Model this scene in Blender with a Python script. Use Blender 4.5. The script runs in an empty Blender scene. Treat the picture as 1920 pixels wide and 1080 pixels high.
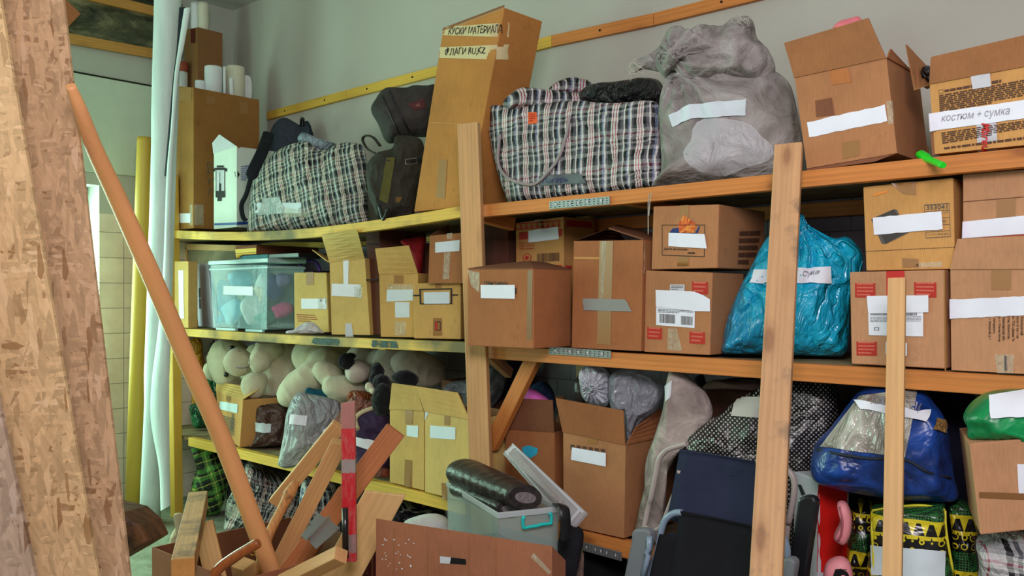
import bpy, bmesh, math, random
from mathutils import Vector, Matrix, noise
from mathutils.bvhtree import BVHTree

random.seed(7)
S = bpy.context.scene
COL = S.collection
sin, cos, pi = math.sin, math.cos, math.pi

# ---------------------------------------------------------------- camera, world, lights, exposure
F = 1637.0; CH = 1.23; YH = 555.0          # focal length (px of the 1920 frame), eye height, horizon row
AZ = math.radians(47.9)
VD = Vector((-cos(AZ), sin(AZ), 0)); RT = Vector((sin(AZ), cos(AZ), 0)); UP = Vector((0, 0, 1))
CAM = Vector((0, 0, CH))
cd = bpy.data.cameras.new('camera'); cam = bpy.data.objects.new('camera', cd); COL.objects.link(cam)
cam.location = CAM; cam.rotation_euler = (pi/2, 0, pi/2 - AZ)
cd.sensor_width = 36; cd.lens = 36*F/1920; cd.shift_y = (YH-540)/1920; cd.clip_start = .05
S.camera = cam
S.view_settings.view_transform = 'Standard'; S.view_settings.look = 'None'
S.view_settings.gamma = 1; S.view_settings.use_curve_mapping = False
S.view_settings.exposure = 0.18

w = bpy.data.worlds.new('world'); S.world = w; w.use_nodes = True
w.node_tree.nodes['Background'].inputs[0].default_value = (.92, .96, 1.0, 1)
w.node_tree.nodes['Background'].inputs[1].default_value = 0.22

def area(name, loc, to, sx, sy, power, col):
    l = bpy.data.lights.new(name, 'AREA'); l.shape = 'RECTANGLE'; l.size = sx; l.size_y = sy
    l.energy = power; l.color = col
    o = bpy.data.objects.new(name, l); COL.objects.link(o); o.location = loc
    o.rotation_euler = (Vector(to)-Vector(loc)).to_track_quat('-Z', 'Y').to_euler()
    return o
# daylight through the left wall window (green trees outside), two added fills, room lamp
area('window_and_fill_light', (-5.30, 1.23, 1.18), (0, 1.23, 1.18), 1.7, 1.3, 85, (.56, 1.0, .76))
area('window_and_fill_light', (-4.98, -1.1, 1.9), (-3.2, 2.6, 1.3), 1.8, 1.6, 44, (.54, 1.0, .76))  # added greenish fill out of view for more light; no window opening here
area('window_and_fill_light', (-1.6, -2.4, 1.9), (-2.4, 2.6, 1.1), 2.4, 1.6, 13, (.90, .96, 1.0))  # added neutral fill behind the camera, standing in for unbuilt windows
area('room_lamp', (.15, -.05, 2.25), (-1.7, 2.4, 1.0), 1.0, .7, 46, (1.0, .91, .95))

# ---------------------------------------------------------------- projection helpers
def ray(px, py): return VD + RT*((px-960)/F) + UP*((YH-py)/F)
def aY(px, py, Y): d = ray(px, py); return CAM + d*(Y/d.y)
def aX(px, py, X): d = ray(px, py); return CAM + d*(X/d.x)
def aZ(px, py, z): d = ray(px, py); return CAM + d*((z-CH)/d.z)
def aD(px, py, dep): return CAM + ray(px, py)*dep
def proj(p):
    q = Vector(p)-CAM; dd = q.dot(VD)
    return 960+F*q.dot(RT)/dd, YH-F*q.z/dd
FR = dict(A=(0,0,3), B=(0,340,2.8417), C=(320,400,3.1759), D=(320,620,2.8414), E=(200,720,2.9091), G=(640,0,2.5719),
          H=(840,360,3.1767), I=(700,650,2.5109), J=(1180,0,2.5946), K=(1320,300,2.5717), L=(1160,680,2.7), M=(1480,690,2.7682),
          N=(0,680,2.7), O=(100,0,3.6), P=(450,140,3.6), Q=(320,220,4.155), R=(1680,60,4.5), T=(1580,500,5.144),
          U=(1600,320,5.4), W=(380,630,4), X=(1200,370,3.6), Y=(680,410,4.6955), Z=(280,900,4.3636), V=(820,820,4.1533))
def q(k, *c):
    ox, oy, s = FR[k]
    return [(ox+c[i]/s, (oy+c[i+1]/s) if c[i+1] is not None else None) for i in range(0, len(c), 2)]

# ---------------------------------------------------------------- object helpers
WM = {}; BV = {}; TOP = {}; SOFT = []
def tag(o, label=None, cat=None, group=None, kind=None):
    if label: o['label'] = label
    if cat: o['category'] = cat
    if group: o['group'] = group
    if kind: o['kind'] = kind
    return o
def root(name, label, cat, loc, rz=0, group=None):
    o = bpy.data.objects.new(name, None); COL.objects.link(o)
    o.empty_display_size = .05
    M = Matrix.Translation(loc) @ Matrix.Rotation(rz, 4, 'Z')
    o.matrix_basis = M; WM[o] = M; TOP[o] = o
    return tag(o, label, cat, group)
def mesh(name, vs, fs, mat, parent=None, M=None, smooth=False, bvh=True, bevel=0, local=False, mats=None, mi=None):
    vs = [Vector(v) for v in vs]
    if M is None:
        if parent is not None: M = WM[parent]
        else:
            c = sum(vs, Vector())/len(vs); M = Matrix.Translation((c.x, c.y, min(v.z for v in vs)))
    if local: wv = [M@v for v in vs]; lv = vs
    else:
        Mi = M.inverted(); wv = vs; lv = [Mi@v for v in vs]
    me = bpy.data.meshes.new(name); me.from_pydata([tuple(v) for v in lv], [], fs); me.update()
    o = bpy.data.objects.new(name, me); COL.objects.link(o)
    for m_ in (mats or [mat]): me.materials.append(m_)
    if mi: me.polygons.foreach_set('material_index', mi)
    if smooth: me.polygons.foreach_set('use_smooth', [True]*len(me.polygons))
    if parent is not None:
        o.parent = parent; o.matrix_basis = WM[parent].inverted() @ M; TOP[o] = TOP[parent]
    else:
        o.matrix_basis = M; TOP[o] = o
    WM[o] = M
    if bvh: BV[o] = BVHTree.FromPolygons(wv, fs)
    if bevel:
        b = o.modifiers.new('bevel', 'BEVEL'); b.width = bevel; b.segments = 2; b.limit_method = 'ANGLE'
    return o
def frame(org, xd, zd):
    x = Vector(xd).normalized(); z = (Vector(zd) - x*Vector(zd).dot(x)).normalized(); y = z.cross(x)
    return Matrix.Translation(org) @ Matrix((x, y, z)).transposed().to_4x4()
HEX = [(0,3,2,1), (4,5,6,7), (0,1,5,4), (1,2,6,5), (2,3,7,6), (3,0,4,7)]
def plank(name, p0, p1, w_, t, wdir, mat, parent=None, bevel=.002, warp=0, n=1, ends=None):
    """board from p0 to p1, w_ wide along wdir, t thick"""
    p0 = Vector(p0); p1 = Vector(p1); L = (p1-p0).length
    xd = (p1-p0).normalized(); wd = Vector(wdir); wd = (wd-xd*wd.dot(xd)).normalized(); td = xd.cross(wd)
    M = Matrix.Translation(p0) @ Matrix((xd, wd, td)).transposed().to_4x4()
    vs = []; fs = []
    for i in range(n+1):
        x = L*i/n; b = warp*sin(pi*i/n)
        for (a, c) in ((-.5,-.5), (.5,-.5), (.5,.5), (-.5,.5)):
            e = 0
            if ends and i == 0: e = -ends[0]*(a+.5)
            if ends and i == n: e = ends[1]*(a+.5)
            vs.append((x+e, a*w_+b, c*t))
    for i in range(n):
        for k in range(4):
            a = i*4+k; b = i*4+(k+1) % 4
            fs.append((a, b, b+4, a+4))
    fs = [f[::-1] for f in fs] + [(0,1,2,3), tuple(n*4+k for k in (3,2,1,0))]
    fs = [f[::-1] for f in fs]
    return mesh(name, vs, fs, mat, parent, M=M, local=True, bevel=bevel)
def tube(name, pts, rad, mat, parent=None, n=16, cap=True, smooth=True, flat=1.0, M=None, closed=False):
    pts = [Vector(p) for p in pts]; m = len(pts)
    if not hasattr(rad, '__len__'): rad = [rad]*m
    vs = []; up = Vector((.13, .2, 1)).normalized(); prev = None
    for i, p in enumerate(pts):
        if closed: d = pts[(i+1) % m]-pts[i-1]
        else: d = (pts[min(i+1, m-1)]-pts[max(i-1, 0)])
        d.normalize()
        if prev is None: a = d.cross(up); a = a.normalized() if a.length > .05 else d.cross(Vector((1,0,0))).normalized()
        else: a = (prev - d*prev.dot(d)).normalized()
        prev = a; b = d.cross(a)
        for k in range(n):
            t = 2*pi*k/n; vs.append(p + a*cos(t)*rad[i] + b*sin(t)*rad[i]*flat)
    fs = []
    for i in range(m if closed else m-1):
        for k in range(n):
            a = i*n+k; b = i*n+(k+1) % n; i2 = ((i+1) % m)*n
            fs.append((a, i2+k, i2+(k+1) % n, b))
    if cap and not closed: fs += [tuple(range(n)), tuple((m-1)*n+k for k in range(n-1, -1, -1))]
    o = mesh(name, vs, fs, mat, parent, M=M)
    if smooth:
        o.data.polygons.foreach_set('use_smooth', [len(p.vertices) == 4 for p in o.data.polygons])
    return o
def crv(pts, k=8):
    """Catmull-Rom through points"""
    pts = [Vector(p) for p in pts]; P = [pts[0]*2-pts[1]] + pts + [pts[-1]*2-pts[-2]]; out = []
    for i in range(1, len(P)-2):
        for j in range(k):
            t = j/k
            out.append(.5*((2*P[i]) + (P[i+1]-P[i-1])*t + (2*P[i-1]-5*P[i]+4*P[i+1]-P[i+2])*t*t + (-P[i-1]+3*P[i]-3*P[i+1]+P[i+2])*t**3))
    out.append(pts[-1]); return out

# ---- things drawn on a surface: labels, tape, print, lettering (meshes lying on the surface)
def hit(bv, px, py, off):
    d = ray(px, py).normalized()
    l, nrm, i, dist = bv.ray_cast(CAM, d)
    if l is None: return None
    if nrm.dot(d) > 0: nrm = -nrm
    return l + nrm*off
def conform(bv, pp, off):
    res = [hit(bv, x, y, off) for x, y in pp]; ok = [i for i, r in enumerate(res) if r is not None]
    if not ok: return None
    for i, r in enumerate(res):
        if r is None:
            j = min(ok, key=lambda k: (pp[k][0]-pp[i][0])**2+(pp[k][1]-pp[i][1])**2)
            dd = (res[j]-CAM).dot(VD); res[i] = CAM+ray(*pp[i])*dd
    return res
def lerp2(Q, u, v):
    (x0,y0),(x1,y1),(x2,y2),(x3,y3) = Q   # TL TR BR BL
    return ((x0*(1-u)+x1*u)*(1-v)+(x3*(1-u)+x2*u)*v, (y0*(1-u)+y1*u)*(1-v)+(y3*(1-u)+y2*u)*v)
def par(t): return t.parent if (t.parent is not None and TOP[t] is not t) else t
def decal(name, tgt, Q, mat, nx=6, ny=3, off=.0015, label=None, jit=0, jx=0, parent=None):
    bv = BV[tgt]; rnd = random.Random(int(Q[0][0]*7+Q[0][1])); pp = []
    if nx > 6 or jit: nx = max(nx, 10)
    for j in range(ny+1):
        for i in range(nx+1):
            x, y = lerp2(Q, i/nx, j/ny)
            if jit and j in (0, ny): y += rnd.uniform(-jit, jit)
            if jx and i in (0, nx): x += rnd.uniform(-jx, jx)
            pp.append((x, y))
    vs = conform(bv, pp, off)
    if vs is None: print('decal miss', name, Q[0]); return None
    fs = [(j*(nx+1)+i, (j+1)*(nx+1)+i, (j+1)*(nx+1)+i+1, j*(nx+1)+i+1) for j in range(ny) for i in range(nx)]
    o = mesh(name, vs, fs, mat, parent or par(tgt), smooth=True)
    if label: o['label'] = label
    return o
def polydecal(name, tgt, pts, mat, off=.0015, label=None, parent=None):
    vs = conform(BV[tgt], pts, off)
    if vs is None: print('poly miss', name); return None
    o = mesh(name, vs, [tuple(range(len(vs)))[::-1]], mat, parent or par(tgt))
    if label: o['label'] = label
    return o
def rects(name, tgt, Q, rs, mat, off=.0025, parent=None, label=None):
    vs = []; fs = []; pp = []
    for (u0, v0, u1, v1) in rs:
        k = len(pp); pp += [lerp2(Q, u0, v0), lerp2(Q, u1, v0), lerp2(Q, u1, v1), lerp2(Q, u0, v1)]
        fs.append((k+3, k+2, k+1, k)); 
    vs = conform(BV[tgt], pp, off)
    if vs is None: print('rects miss', name); return None
    o = mesh(name, vs, fs, mat, parent or par(tgt), bvh=False)
    if label: o['label'] = label
    return o
def text(tgt, s, Q, mat, off=.0027, parent=None, shear=0, bold=0, name='lettering', fill=True, jit=0):
    c = bpy.data.curves.new('t', 'FONT'); c.body = s; c.size = 1; c.shear = shear; c.offset = bold; c.resolution_u = 2
    c.space_line = .9
    ob = bpy.data.objects.new('t', c); COL.objects.link(ob)
    dg = bpy.context.evaluated_depsgraph_get(); dg.update()
    me = bpy.data.meshes.new_from_object(ob.evaluated_get(dg))
    vs = [v.co.copy() for v in me.vertices]; fs = [tuple(p.vertices) for p in me.polygons]
    bpy.data.objects.remove(ob); bpy.data.curves.remove(c); bpy.data.meshes.remove(me)
    if not vs: return None
    x0 = min(v.x for v in vs); x1 = max(v.x for v in vs); y0 = min(v.y for v in vs); y1 = max(v.y for v in vs)
    pp = []
    for v in vs:
        u = (v.x-x0)/(x1-x0); t = 1-(v.y-y0)/(y1-y0)
        if jit: t += jit*sin(u*23+3)*.5+jit*sin(u*57)*.4
        pp.append(lerp2(Q, u, t))
    ws = conform(BV[tgt], pp, off)
    if ws is None: print('text miss', s); return None
    return mesh(name, ws, fs, mat, parent or par(tgt), bvh=False)
def box4(x0, y0, x1, y1): return [(x0,y0),(x1,y0),(x1,y1),(x0,y1)]
def frame_rects(t=.02, s=.02, extra=()): return [(0,0,1,t),(0,1-t,1,1),(0,t,s,1-t),(1-s,t,1,1-t)]+list(extra)
def para(rows, seed=1, gap=.5, last=.6, x0=0, x1=1):
    """rows of word-like dashes"""
    r = random.Random(seed); out = []
    for i in range(rows):
        v = i/rows; h = (1-gap)/rows; x = x0; e = x1 if i < rows-1 else x0+(x1-x0)*last
        while x < e:
            wd = r.uniform(.03, .12)*(x1-x0); out.append((x, v, min(x+wd, e), v+h)); x += wd+.015*(x1-x0)
    return out
def bars(n, seed=1, x0=0, x1=1, y0=0, y1=1):
    r = random.Random(seed); out = []; x = x0
    wd = (x1-x0)/n
    while x < x1-wd:
        b = wd*r.choice((.25,.4,.6,.8)); out.append((x, y0, x+b, y1)); x += b+wd*r.choice((.25,.35,.5))
    return out

# ---- cartons
class Box: pass
def carton(name, label, mat, x0, Y0, x1, Y1, zb, yt, xr=None, dep=None, xt=None, open_=False, group=None, cat='cardboard box',
           wall=.005, zt=None, bevel=.003, yb=None, inmat=None, tape=None, par_=None, bname='body', fill=None, backtop=0):
    A_ = aY(x0, YH-1, Y0); B_ = aY(x1, YH-1, Y1); A_.z = zb; B_.z = zb
    if yb:
        A_.z = aY(x0, yb[0], Y0).z; B_.z = aY(x1, yb[1], Y1).z
    h = Vector((B_.x-A_.x, B_.y-A_.y, 0)); u = h.normalized(); n = Vector((-u.y, u.x, 0))
    def onf(px, py):
        d = ray(px, py); s = (A_-CAM).dot(n)/d.dot(n); return CAM+d*s
    xt = xt or (x0, x1)
    if zt is not None:
        C0 = A_.copy(); C1 = B_.copy(); C0.z = C1.z = zt
    else: C0 = onf(xt[0], yt[0]); C1 = onf(xt[1], yt[1])
    if xr is not None:
        t = (xr-960)/F; b = B_-CAM
        dep = (t*b.dot(VD)-b.dot(RT))/(n.dot(RT)-t*n.dot(VD))
    nd = n*dep
    base = [A_, B_, B_+nd, A_+nd]; bt = Vector((0,0,backtop)); top = [C0, C1, C1+nd+bt, C0+nd+bt]
    b = Box(); b.n = n; b.u = u; b.dep = dep; b.c = base+top; b.onf = onf
    b.root = par_ or root(name, label, cat, (A_+B_)/2+nd/2, math.atan2(u.y, u.x), group)
    if not open_:
        b.body = mesh(bname, b.c, HEX, mat, b.root, bevel=bevel)
    else:
        o8 = b.c; ti = wall; ctr = sum(base, Vector())/4
        def inn(p, ps, zz):
            i = ps.index(p); a = (ps[i-1]-p).normalized(); c = (ps[(i+1) % 4]-p).normalized()
            return p + (a+c)*ti + Vector((0,0,zz))
        ib = [inn(p, base, ti) for p in base]; it = [inn(p, top, 0) for p in top]
        vs = o8+ib+it
        fs = [(0,3,2,1)] + [(i, (i+1) % 4, (i+1) % 4+4, i+4) for i in range(4)]
        fs += [(8,9,10,11)] + [(8+(i+1) % 4, 8+i, 12+i, 12+(i+1) % 4) for i in range(4)]
        fs += [(4+i, 4+(i+1) % 4, 12+(i+1) % 4, 12+i) for i in range(4)]
        mi = [0]*5+[1]*5+[0]*4
        b.body = mesh(bname, vs, fs, mat, b.root, mats=[mat, inmat or mat], mi=mi)
    if not open_ and tape is not None: seam(b, tape)
    print(f'{name} {x0} w={h.length:.2f} d={dep:.2f} h={C0.z-A_.z:.2f} z={A_.z:.2f}')
    return b
def seam(b, mat, drop=.06, w_=.045):
    """tape along the top seam, down the front"""
    c = b.c; m0 = (c[4]+c[5])/2; m1 = (c[6]+c[7])/2; up = UP*.0015; wv = b.u*w_/2
    dn = m0-UP*drop-b.n*.0015
    vs = [m0-wv+up-b.n*.0015, m0+wv+up-b.n*.0015, m1+wv+up, m1-wv+up, dn-wv, dn+wv]
    return mesh('tape', vs, [(0,1,2,3), (4,5,1,0)], mat, b.root, bvh=False)
EDG = dict(f=(4,5), r=(5,6), b=(6,7), l=(7,4))
def flap(b, edge, outer, mat, t=.004, label=None, bend=0):
    """outer: two world points (beyond first and second corner of the edge)"""
    i, j = EDG[edge]; a, c = b.c[i], b.c[j]; p, r = Vector(outer[0]), Vector(outer[1])
    nn = (c-a).cross(p-a).normalized()*t; vs = []; fs = []
    K = 5
    for k in range(K+1):
        s = k/K; e = nn/t*bend*sin(pi*s*.5)**2
        l_, r_ = a.lerp(p, s)+e, c.lerp(r, s)+e
        vs += [l_, r_, r_+nn, l_+nn]
    for k in range(K):
        for m_ in range(4):
            x, y = k*4+m_, k*4+(m_+1) % 4; fs.append((x, y, y+4, x+4))
    fs += [(3,2,1,0), tuple(K*4+m_ for m_ in range(4))]
    o = mesh('flap', vs, fs, mat, b.root)
    if label: o['label'] = label
    return o

# ---- soft bags
def ridge(p): return (1-abs(noise.noise(p)))**3
def bag(name, label, cat, mat, out, Y, D, zb=None, rot=None, p=2.6, amp=.008, fr=9, seed=0, ctr=None, group=None, parent=None,
        N=112, Rn=20, stretch=(1, 1), pinch=None, Dtop=1.0, sm=True, face=None, back=1.0, tdir=None, sway=0, clampY=None):
    """closed soft body: outline in px on an upright plane through the middle at distance Y, half-thickness D"""
    pts = [o_ for o_ in out]; xs = [o_[0] for o_ in pts]; ys = [o_[1] for o_ in pts if o_[1] is not None]
    cx, cy = (min(xs)+max(xs))/2, (min(ys)+max(ys))/2
    C0 = aY(cx, cy, Y); vd = Vector((C0.x, C0.y, 0)).normalized()        # away from the camera
    pn = vd if rot is None else Vector((-sin(math.radians(rot)), cos(math.radians(rot)), 0))
    ax = Vector((pn.y, -pn.x, 0)); M = Matrix.Translation(C0) @ Matrix((ax, pn, UP)).transposed().to_4x4()
    if parent is None: M = Matrix.Translation((C0.x, C0.y, zb if zb is not None else C0.z)) @ Matrix((ax, pn, UP)).transposed().to_4x4()
    poly = []
    for (x, y) in pts:
        if y is None: d = ray(x, YH-1)
        else: d = ray(x, y)
        s = (C0-CAM).dot(pn)/d.dot(pn); w_ = CAM+d*s
        if y is None: w_.z = zb
        if zb is not None: w_.z = max(w_.z, zb)
        poly.append(w_)
    m = len(poly); P = []
    for i in range(m):                                                   # closed smooth outline
        a, b, c, d = poly[i-1], poly[i], poly[(i+1) % m], poly[(i+2) % m]
        for j in range(10):
            t = j/10
            v = .5*((2*b)+(c-a)*t+(2*a-5*b+4*c-d)*t*t+(-a+3*b-3*c+d)*t**3) if sm else b.lerp(c, t)
            if zb is not None: v.z = max(v.z, zb)
            P.append(v)
    L = [0]
    for i in range(len(P)): L.append(L[-1]+(P[(i+1) % len(P)]-P[i]).length)
    O = []; k = 0
    for i in range(N):
        t = L[-1]*i/N
        while L[k+1] < t: k += 1
        f = (t-L[k])/max(L[k+1]-L[k], 1e-9); O.append(P[k].lerp(P[(k+1) % len(P)], f))
    c = sum(O, Vector())/N
    if ctr is not None:
        d = ray(*ctr); c = CAM+d*((C0-CAM).dot(pn)/d.dot(pn))
    zmin = min(o_.z for o_ in O); zmax = max(o_.z for o_ in O); H = max(zmax-zmin, .01)
    td = tdir if tdir is not None else vd
    vs = []; fs = []; off = Vector((seed*3.1, seed*1.7, seed*.9))
    if pinch is not None:
        d = ray(*pinch); pc = CAM+d*((C0-CAM).dot(pn)/d.dot(pn))
    def put(base, dep, wgt):
        q_ = Vector(((base-C0).dot(ax)*stretch[0], dep*2, (base.z-zmin)*stretch[1]))
        wr = ridge(q_*fr+off)*.65 + ridge(q_*fr*2.3+off*2)*.3 + noise.noise(q_*fr*.4+off)*.6 - .55
        if pinch is not None:
            r_ = base-pc; an = math.atan2(r_.z, r_.dot(ax)); rr = r_.length
            wr += 1.1*abs(sin(an*9+3*noise.noise(r_*5+off)))*math.exp(-rr/(H*.45))
        e = amp*wr*wgt*2.0
        v = base - td*(dep+(e if dep > 0 else -e*.7)) + ax*amp*.5*noise.noise(q_*fr*.8-off)*wgt
        if zb is not None: v.z = max(v.z, zb)
        if clampY is not None: v.y = min(max(v.y, clampY[0]), clampY[1])
        elif Y > 2.33: v.y = min(v.y, 2.862)
        return v
    def dz(b):
        s = (b.z-zmin)/H; return 1+(Dtop-1)*s
    for side in (1, -1):
        for r in range(Rn):
            ph = (r+(0 if side == 1 else 1))/Rn*pi/2                     # 0 rim .. pi/2 centre
            rr = cos(ph)**(2/p); dp = sin(ph)**(2/p)*D*(1 if side == 1 else back)
            for o_ in O:
                b = c.lerp(o_, rr); vs.append(put(b, side*dp*dz(b), .25+.75*min(1, sin(ph)*2)))
            if side == -1 and r == Rn-2: break
    vs.append(put(c, D*dz(c), 1)); vs.append(put(c, -D*back*dz(c), 1)); nf = len(vs)-2
    for r in range(Rn-1):
        for i in range(N):
            a, b = r*N+i, r*N+(i+1) % N; fs.append((a, b, b+N, a+N))
    a0 = (Rn-1)*N
    for i in range(N): fs.append((a0+i, a0+(i+1) % N, nf))
    b0 = Rn*N
    for i in range(N): fs.append((i, b0+i, b0+(i+1) % N, (i+1) % N))
    for r in range(Rn-2):
        for i in range(N):
            a, b = b0+r*N+i, b0+r*N+(i+1) % N; fs.append((a, a+N, b+N, b))
    a1 = b0+(Rn-2)*N
    for i in range(N): fs.append((a1+i, nf+1, a1+(i+1) % N))
    o = mesh(name, vs, fs, mat, parent, M=M, smooth=True)
    SOFT.append(o)
    if parent is None: tag(o, label, cat, group)
    elif label: o['label'] = label
    return o

def blob(name, ells, mat, parent=None, vox=.009, M=None, sm=6, amp=0, fr=20, seed=0, zlim=None):
    """ells: (centre, rx, ry, rz, up_angle_deg): merged into one smooth surface. axes: right, toward camera, up"""
    vs = []; fs = []
    for (c, rx, ry, rz, an) in ells:
        c = Vector(c); vd = Vector((c.x, c.y, 0)).normalized(); rt = Vector((vd.y, -vd.x, 0))
        a = math.radians(an); X_ = rt*cos(a)+UP*sin(a); Z_ = -rt*sin(a)+UP*cos(a)
        k0 = len(vs); nu, nv = 20, 12
        for j in range(nv+1):
            th = pi*j/nv
            for i in range(nu):
                ph = 2*pi*i/nu
                vs.append(c+X_*rx*sin(th)*cos(ph)+vd*ry*sin(th)*sin(ph)+Z_*rz*cos(th))
        for j in range(nv):
            for i in range(nu):
                a_, b_ = k0+j*nu+i, k0+j*nu+(i+1) % nu; fs.append((a_, a_+nu, b_+nu, b_))
    o = mesh(name, vs, fs, mat, parent, M=M)
    r = o.modifiers.new('r', 'REMESH'); r.mode = 'VOXEL'; r.voxel_size = vox; r.use_smooth_shade = True
    s = o.modifiers.new('s', 'SMOOTH'); s.iterations = sm; s.factor = .7
    dg = bpy.context.evaluated_depsgraph_get(); dg.update()
    me = bpy.data.meshes.new_from_object(o.evaluated_get(dg)); o.modifiers.clear(); old = o.data; o.data = me
    bpy.data.meshes.remove(old); me.name = name
    if amp:
        for v in me.vertices:
            wv = v.co*fr+Vector((seed, 0, 0))
            v.co += v.normal*amp*(ridge(wv)*1.2-.6+noise.noise(wv*.5))
    if zlim is not None:
        zo = WM[o].translation.z
        for v in me.vertices: v.co.z = min(max(v.co.z, zlim[0]-zo), zlim[1]-zo)
    if not me.materials: me.materials.append(mat)
    me.polygons.foreach_set('use_smooth', [True]*len(me.polygons))
    SOFT.append(o); Mw = WM[o]; BV[o] = BVHTree.FromPolygons([Mw@v.co for v in me.vertices], [tuple(p_.vertices) for p_ in me.polygons])
    return o

# ---------------------------------------------------------------- materials
def lin(c):
    c = c/255; return c/12.92 if c <= .04045 else ((c+.055)/1.055)**2.4
def rgb(r, g, b): return (lin(r), lin(g), lin(b), 1)
class G:
    def __init__(s, name, rough=.7, col=None, spec=.4, metal=0):
        s.m = bpy.data.materials.new(name); s.m.use_nodes = True; s.t = s.m.node_tree
        s.b = s.t.nodes['Principled BSDF']; s.b.inputs['Roughness'].default_value = rough
        s.b.inputs['Specular IOR Level'].default_value = spec; s.b.inputs['Metallic'].default_value = metal
        if col: s.b.inputs['Base Color'].default_value = col
        s.co = s.t.nodes.new('ShaderNodeTexCoord')
    def n(s, typ, ins=None, **kw):
        nd = s.t.nodes.new('ShaderNode'+typ)
        for k, v in kw.items(): setattr(nd, k, v)
        for k, v in (ins or {}).items():
            if isinstance(v, bpy.types.NodeSocket): s.t.links.new(v, nd.inputs[k])
            else: nd.inputs[k].default_value = v
        return nd
    def link(s, a, b): s.t.links.new(a, b)
    def map(s, sc=(1,1,1), rot=(0,0,0), loc=(0,0,0), src=None):
        return s.n('Mapping', {0: src or s.co.outputs['Object'], 1: loc, 2: rot, 3: sc}).outputs[0]
    def noise(s, vec, scale=5, det=4, rough=.6, dist=0): return s.n('TexNoise', {'Vector': vec, 'Scale': scale, 'Detail': det, 'Roughness': rough, 'Distortion': dist})
    def ramp(s, fac, stops, interp='LINEAR'):
        r = s.n('ValToRGB', {0: fac}); cr = r.color_ramp; cr.interpolation = interp
        while len(cr.elements) > len(stops): cr.elements.remove(cr.elements[-1])
        while len(cr.elements) < len(stops): cr.elements.new(.5)
        for e, (p_, c_) in zip(cr.elements, stops): e.position = p_; e.color = c_ if len(c_) == 4 else (*c_, 1)
        return r.outputs[0]
    def math(s, op, a, b=0, c=0):
        return s.n('Math', {0: a, 1: b, 2: c}, operation=op).outputs[0]
    def mix(s, fac, a, b, mode='MIX'):
        nd = s.t.nodes.new('ShaderNodeMix'); nd.data_type = 'RGBA'; nd.blend_type = mode
        for i, v in ((0, fac), (6, a), (7, b)):
            if isinstance(v, bpy.types.NodeSocket): s.t.links.new(v, nd.inputs[i])
            else: nd.inputs[i].default_value = v
        return nd.outputs[2]
    def col(s, c):
        if isinstance(c, tuple): s.b.inputs['Base Color'].default_value = c
        else: s.link(c, s.b.inputs['Base Color'])
    def bump(s, h, st=.3, dist=.01, prev=None):
        nd = s.n('Bump', {'Height': h, 'Strength': st, 'Distance': dist})
        if prev is not None: s.link(prev, nd.inputs['Normal'])
        s.link(nd.outputs[0], s.b.inputs['Normal']); return nd.outputs[0]
def sc_(c, f): return (min(c[0]*f, 1), min(c[1]*f, 1), min(c[2]*f, 1), 1)
def kraft(name, c, rough=.82, flute='x', dirt=.5):
    g = G(name, rough, spec=.25); v = g.map()
    n1 = g.noise(v, 3.2, 6, .65); n2 = g.noise(g.map((1,1,.12)), 240, 2)
    a = g.ramp(n1.outputs[0], [(.3, sc_(c, .80)), (.5, c), (.75, sc_(c, 1.12))])
    a = g.mix(.12, a, g.ramp(n2.outputs[0], [(.35, (.25,.25,.25)), (.65, (1,1,1))]), 'MULTIPLY')
    st = g.noise(g.map((1,1,1), loc=(3,1,2)), 11, 5, .7)
    a = g.mix(g.ramp(st.outputs[0], [(.60, (0,0,0)), (.72, (dirt,dirt,dirt))]), a, sc_(c, .62))
    g.col(a)
    wv = g.n('TexWave', {'Vector': g.map(), 'Scale': 62, 'Distortion': .3}, bands_direction='X')
    p = g.bump(wv.outputs[1], .10, .002); g.bump(g.noise(v, 9, 4).outputs[0], .35, .006, p)
    return g.m
def wood(name, c, dark=.62, ring=1.0, rough=.6, knots=True, stain=None, spec=.35):
    g = G(name, rough, spec=spec)
    inf = g.n('ObjectInfo'); rnd = g.n('CombineXYZ', {0: g.math('MULTIPLY', inf.outputs['Random'], 9), 1: g.math('MULTIPLY', inf.outputs['Random'], 5)}).outputs[0]
    v0 = g.n('VectorMath', {0: g.co.outputs['Object'], 1: rnd}, operation='ADD').outputs[0]
    d = g.noise(g.map((1.2, 9, 9), src=v0), 1.2, 3)
    w_ = g.n('TexWave', {'Vector': g.map((.35, 9, 9), src=v0), 'Scale': 2.2*ring, 'Distortion': 5.5, 'Detail': 3, 'Detail Scale': 1.4}, bands_direction='Y')
    f = g.noise(g.map((3, 90, 90), src=v0), 2.2, 5, .7)
    a = g.ramp(w_.outputs[1], [(0, sc_(c, dark+.12)), (.55, c), (1, sc_(c, 1.1))])
    a = g.mix(.5, a, g.ramp(f.outputs[0], [(.3, sc_(c, dark)), (.65, sc_(c, 1.12))]))
    a = g.mix(.35, a, g.ramp(d.outputs[0], [(.35, sc_(c, .75)), (.6, sc_(c, 1.15))]))
    if knots:
        vo = g.n('TexVoronoi', {'Vector': g.map((3.3, 9, 9), src=v0), 'Scale': 1.0})
        a = g.mix(g.ramp(vo.outputs[0], [(.08, (.62,.62,.62)), (.14, (.2,.2,.2)), (.24, (0,0,0))]), a, (c[0]*.33, c[1]*.22, c[2]*.2, 1))
    if stain:
        s2 = g.noise(g.map((1,1,1), loc=(7,3,1), src=v0), stain[1], 4, .6)
        a = g.mix(g.ramp(s2.outputs[0], [(.52, (0,0,0)), (.66, (.8,.8,.8))]), a, stain[0])
    g.col(a); g.bump(f.outputs[0], .35, .002)
    return g.m
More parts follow.
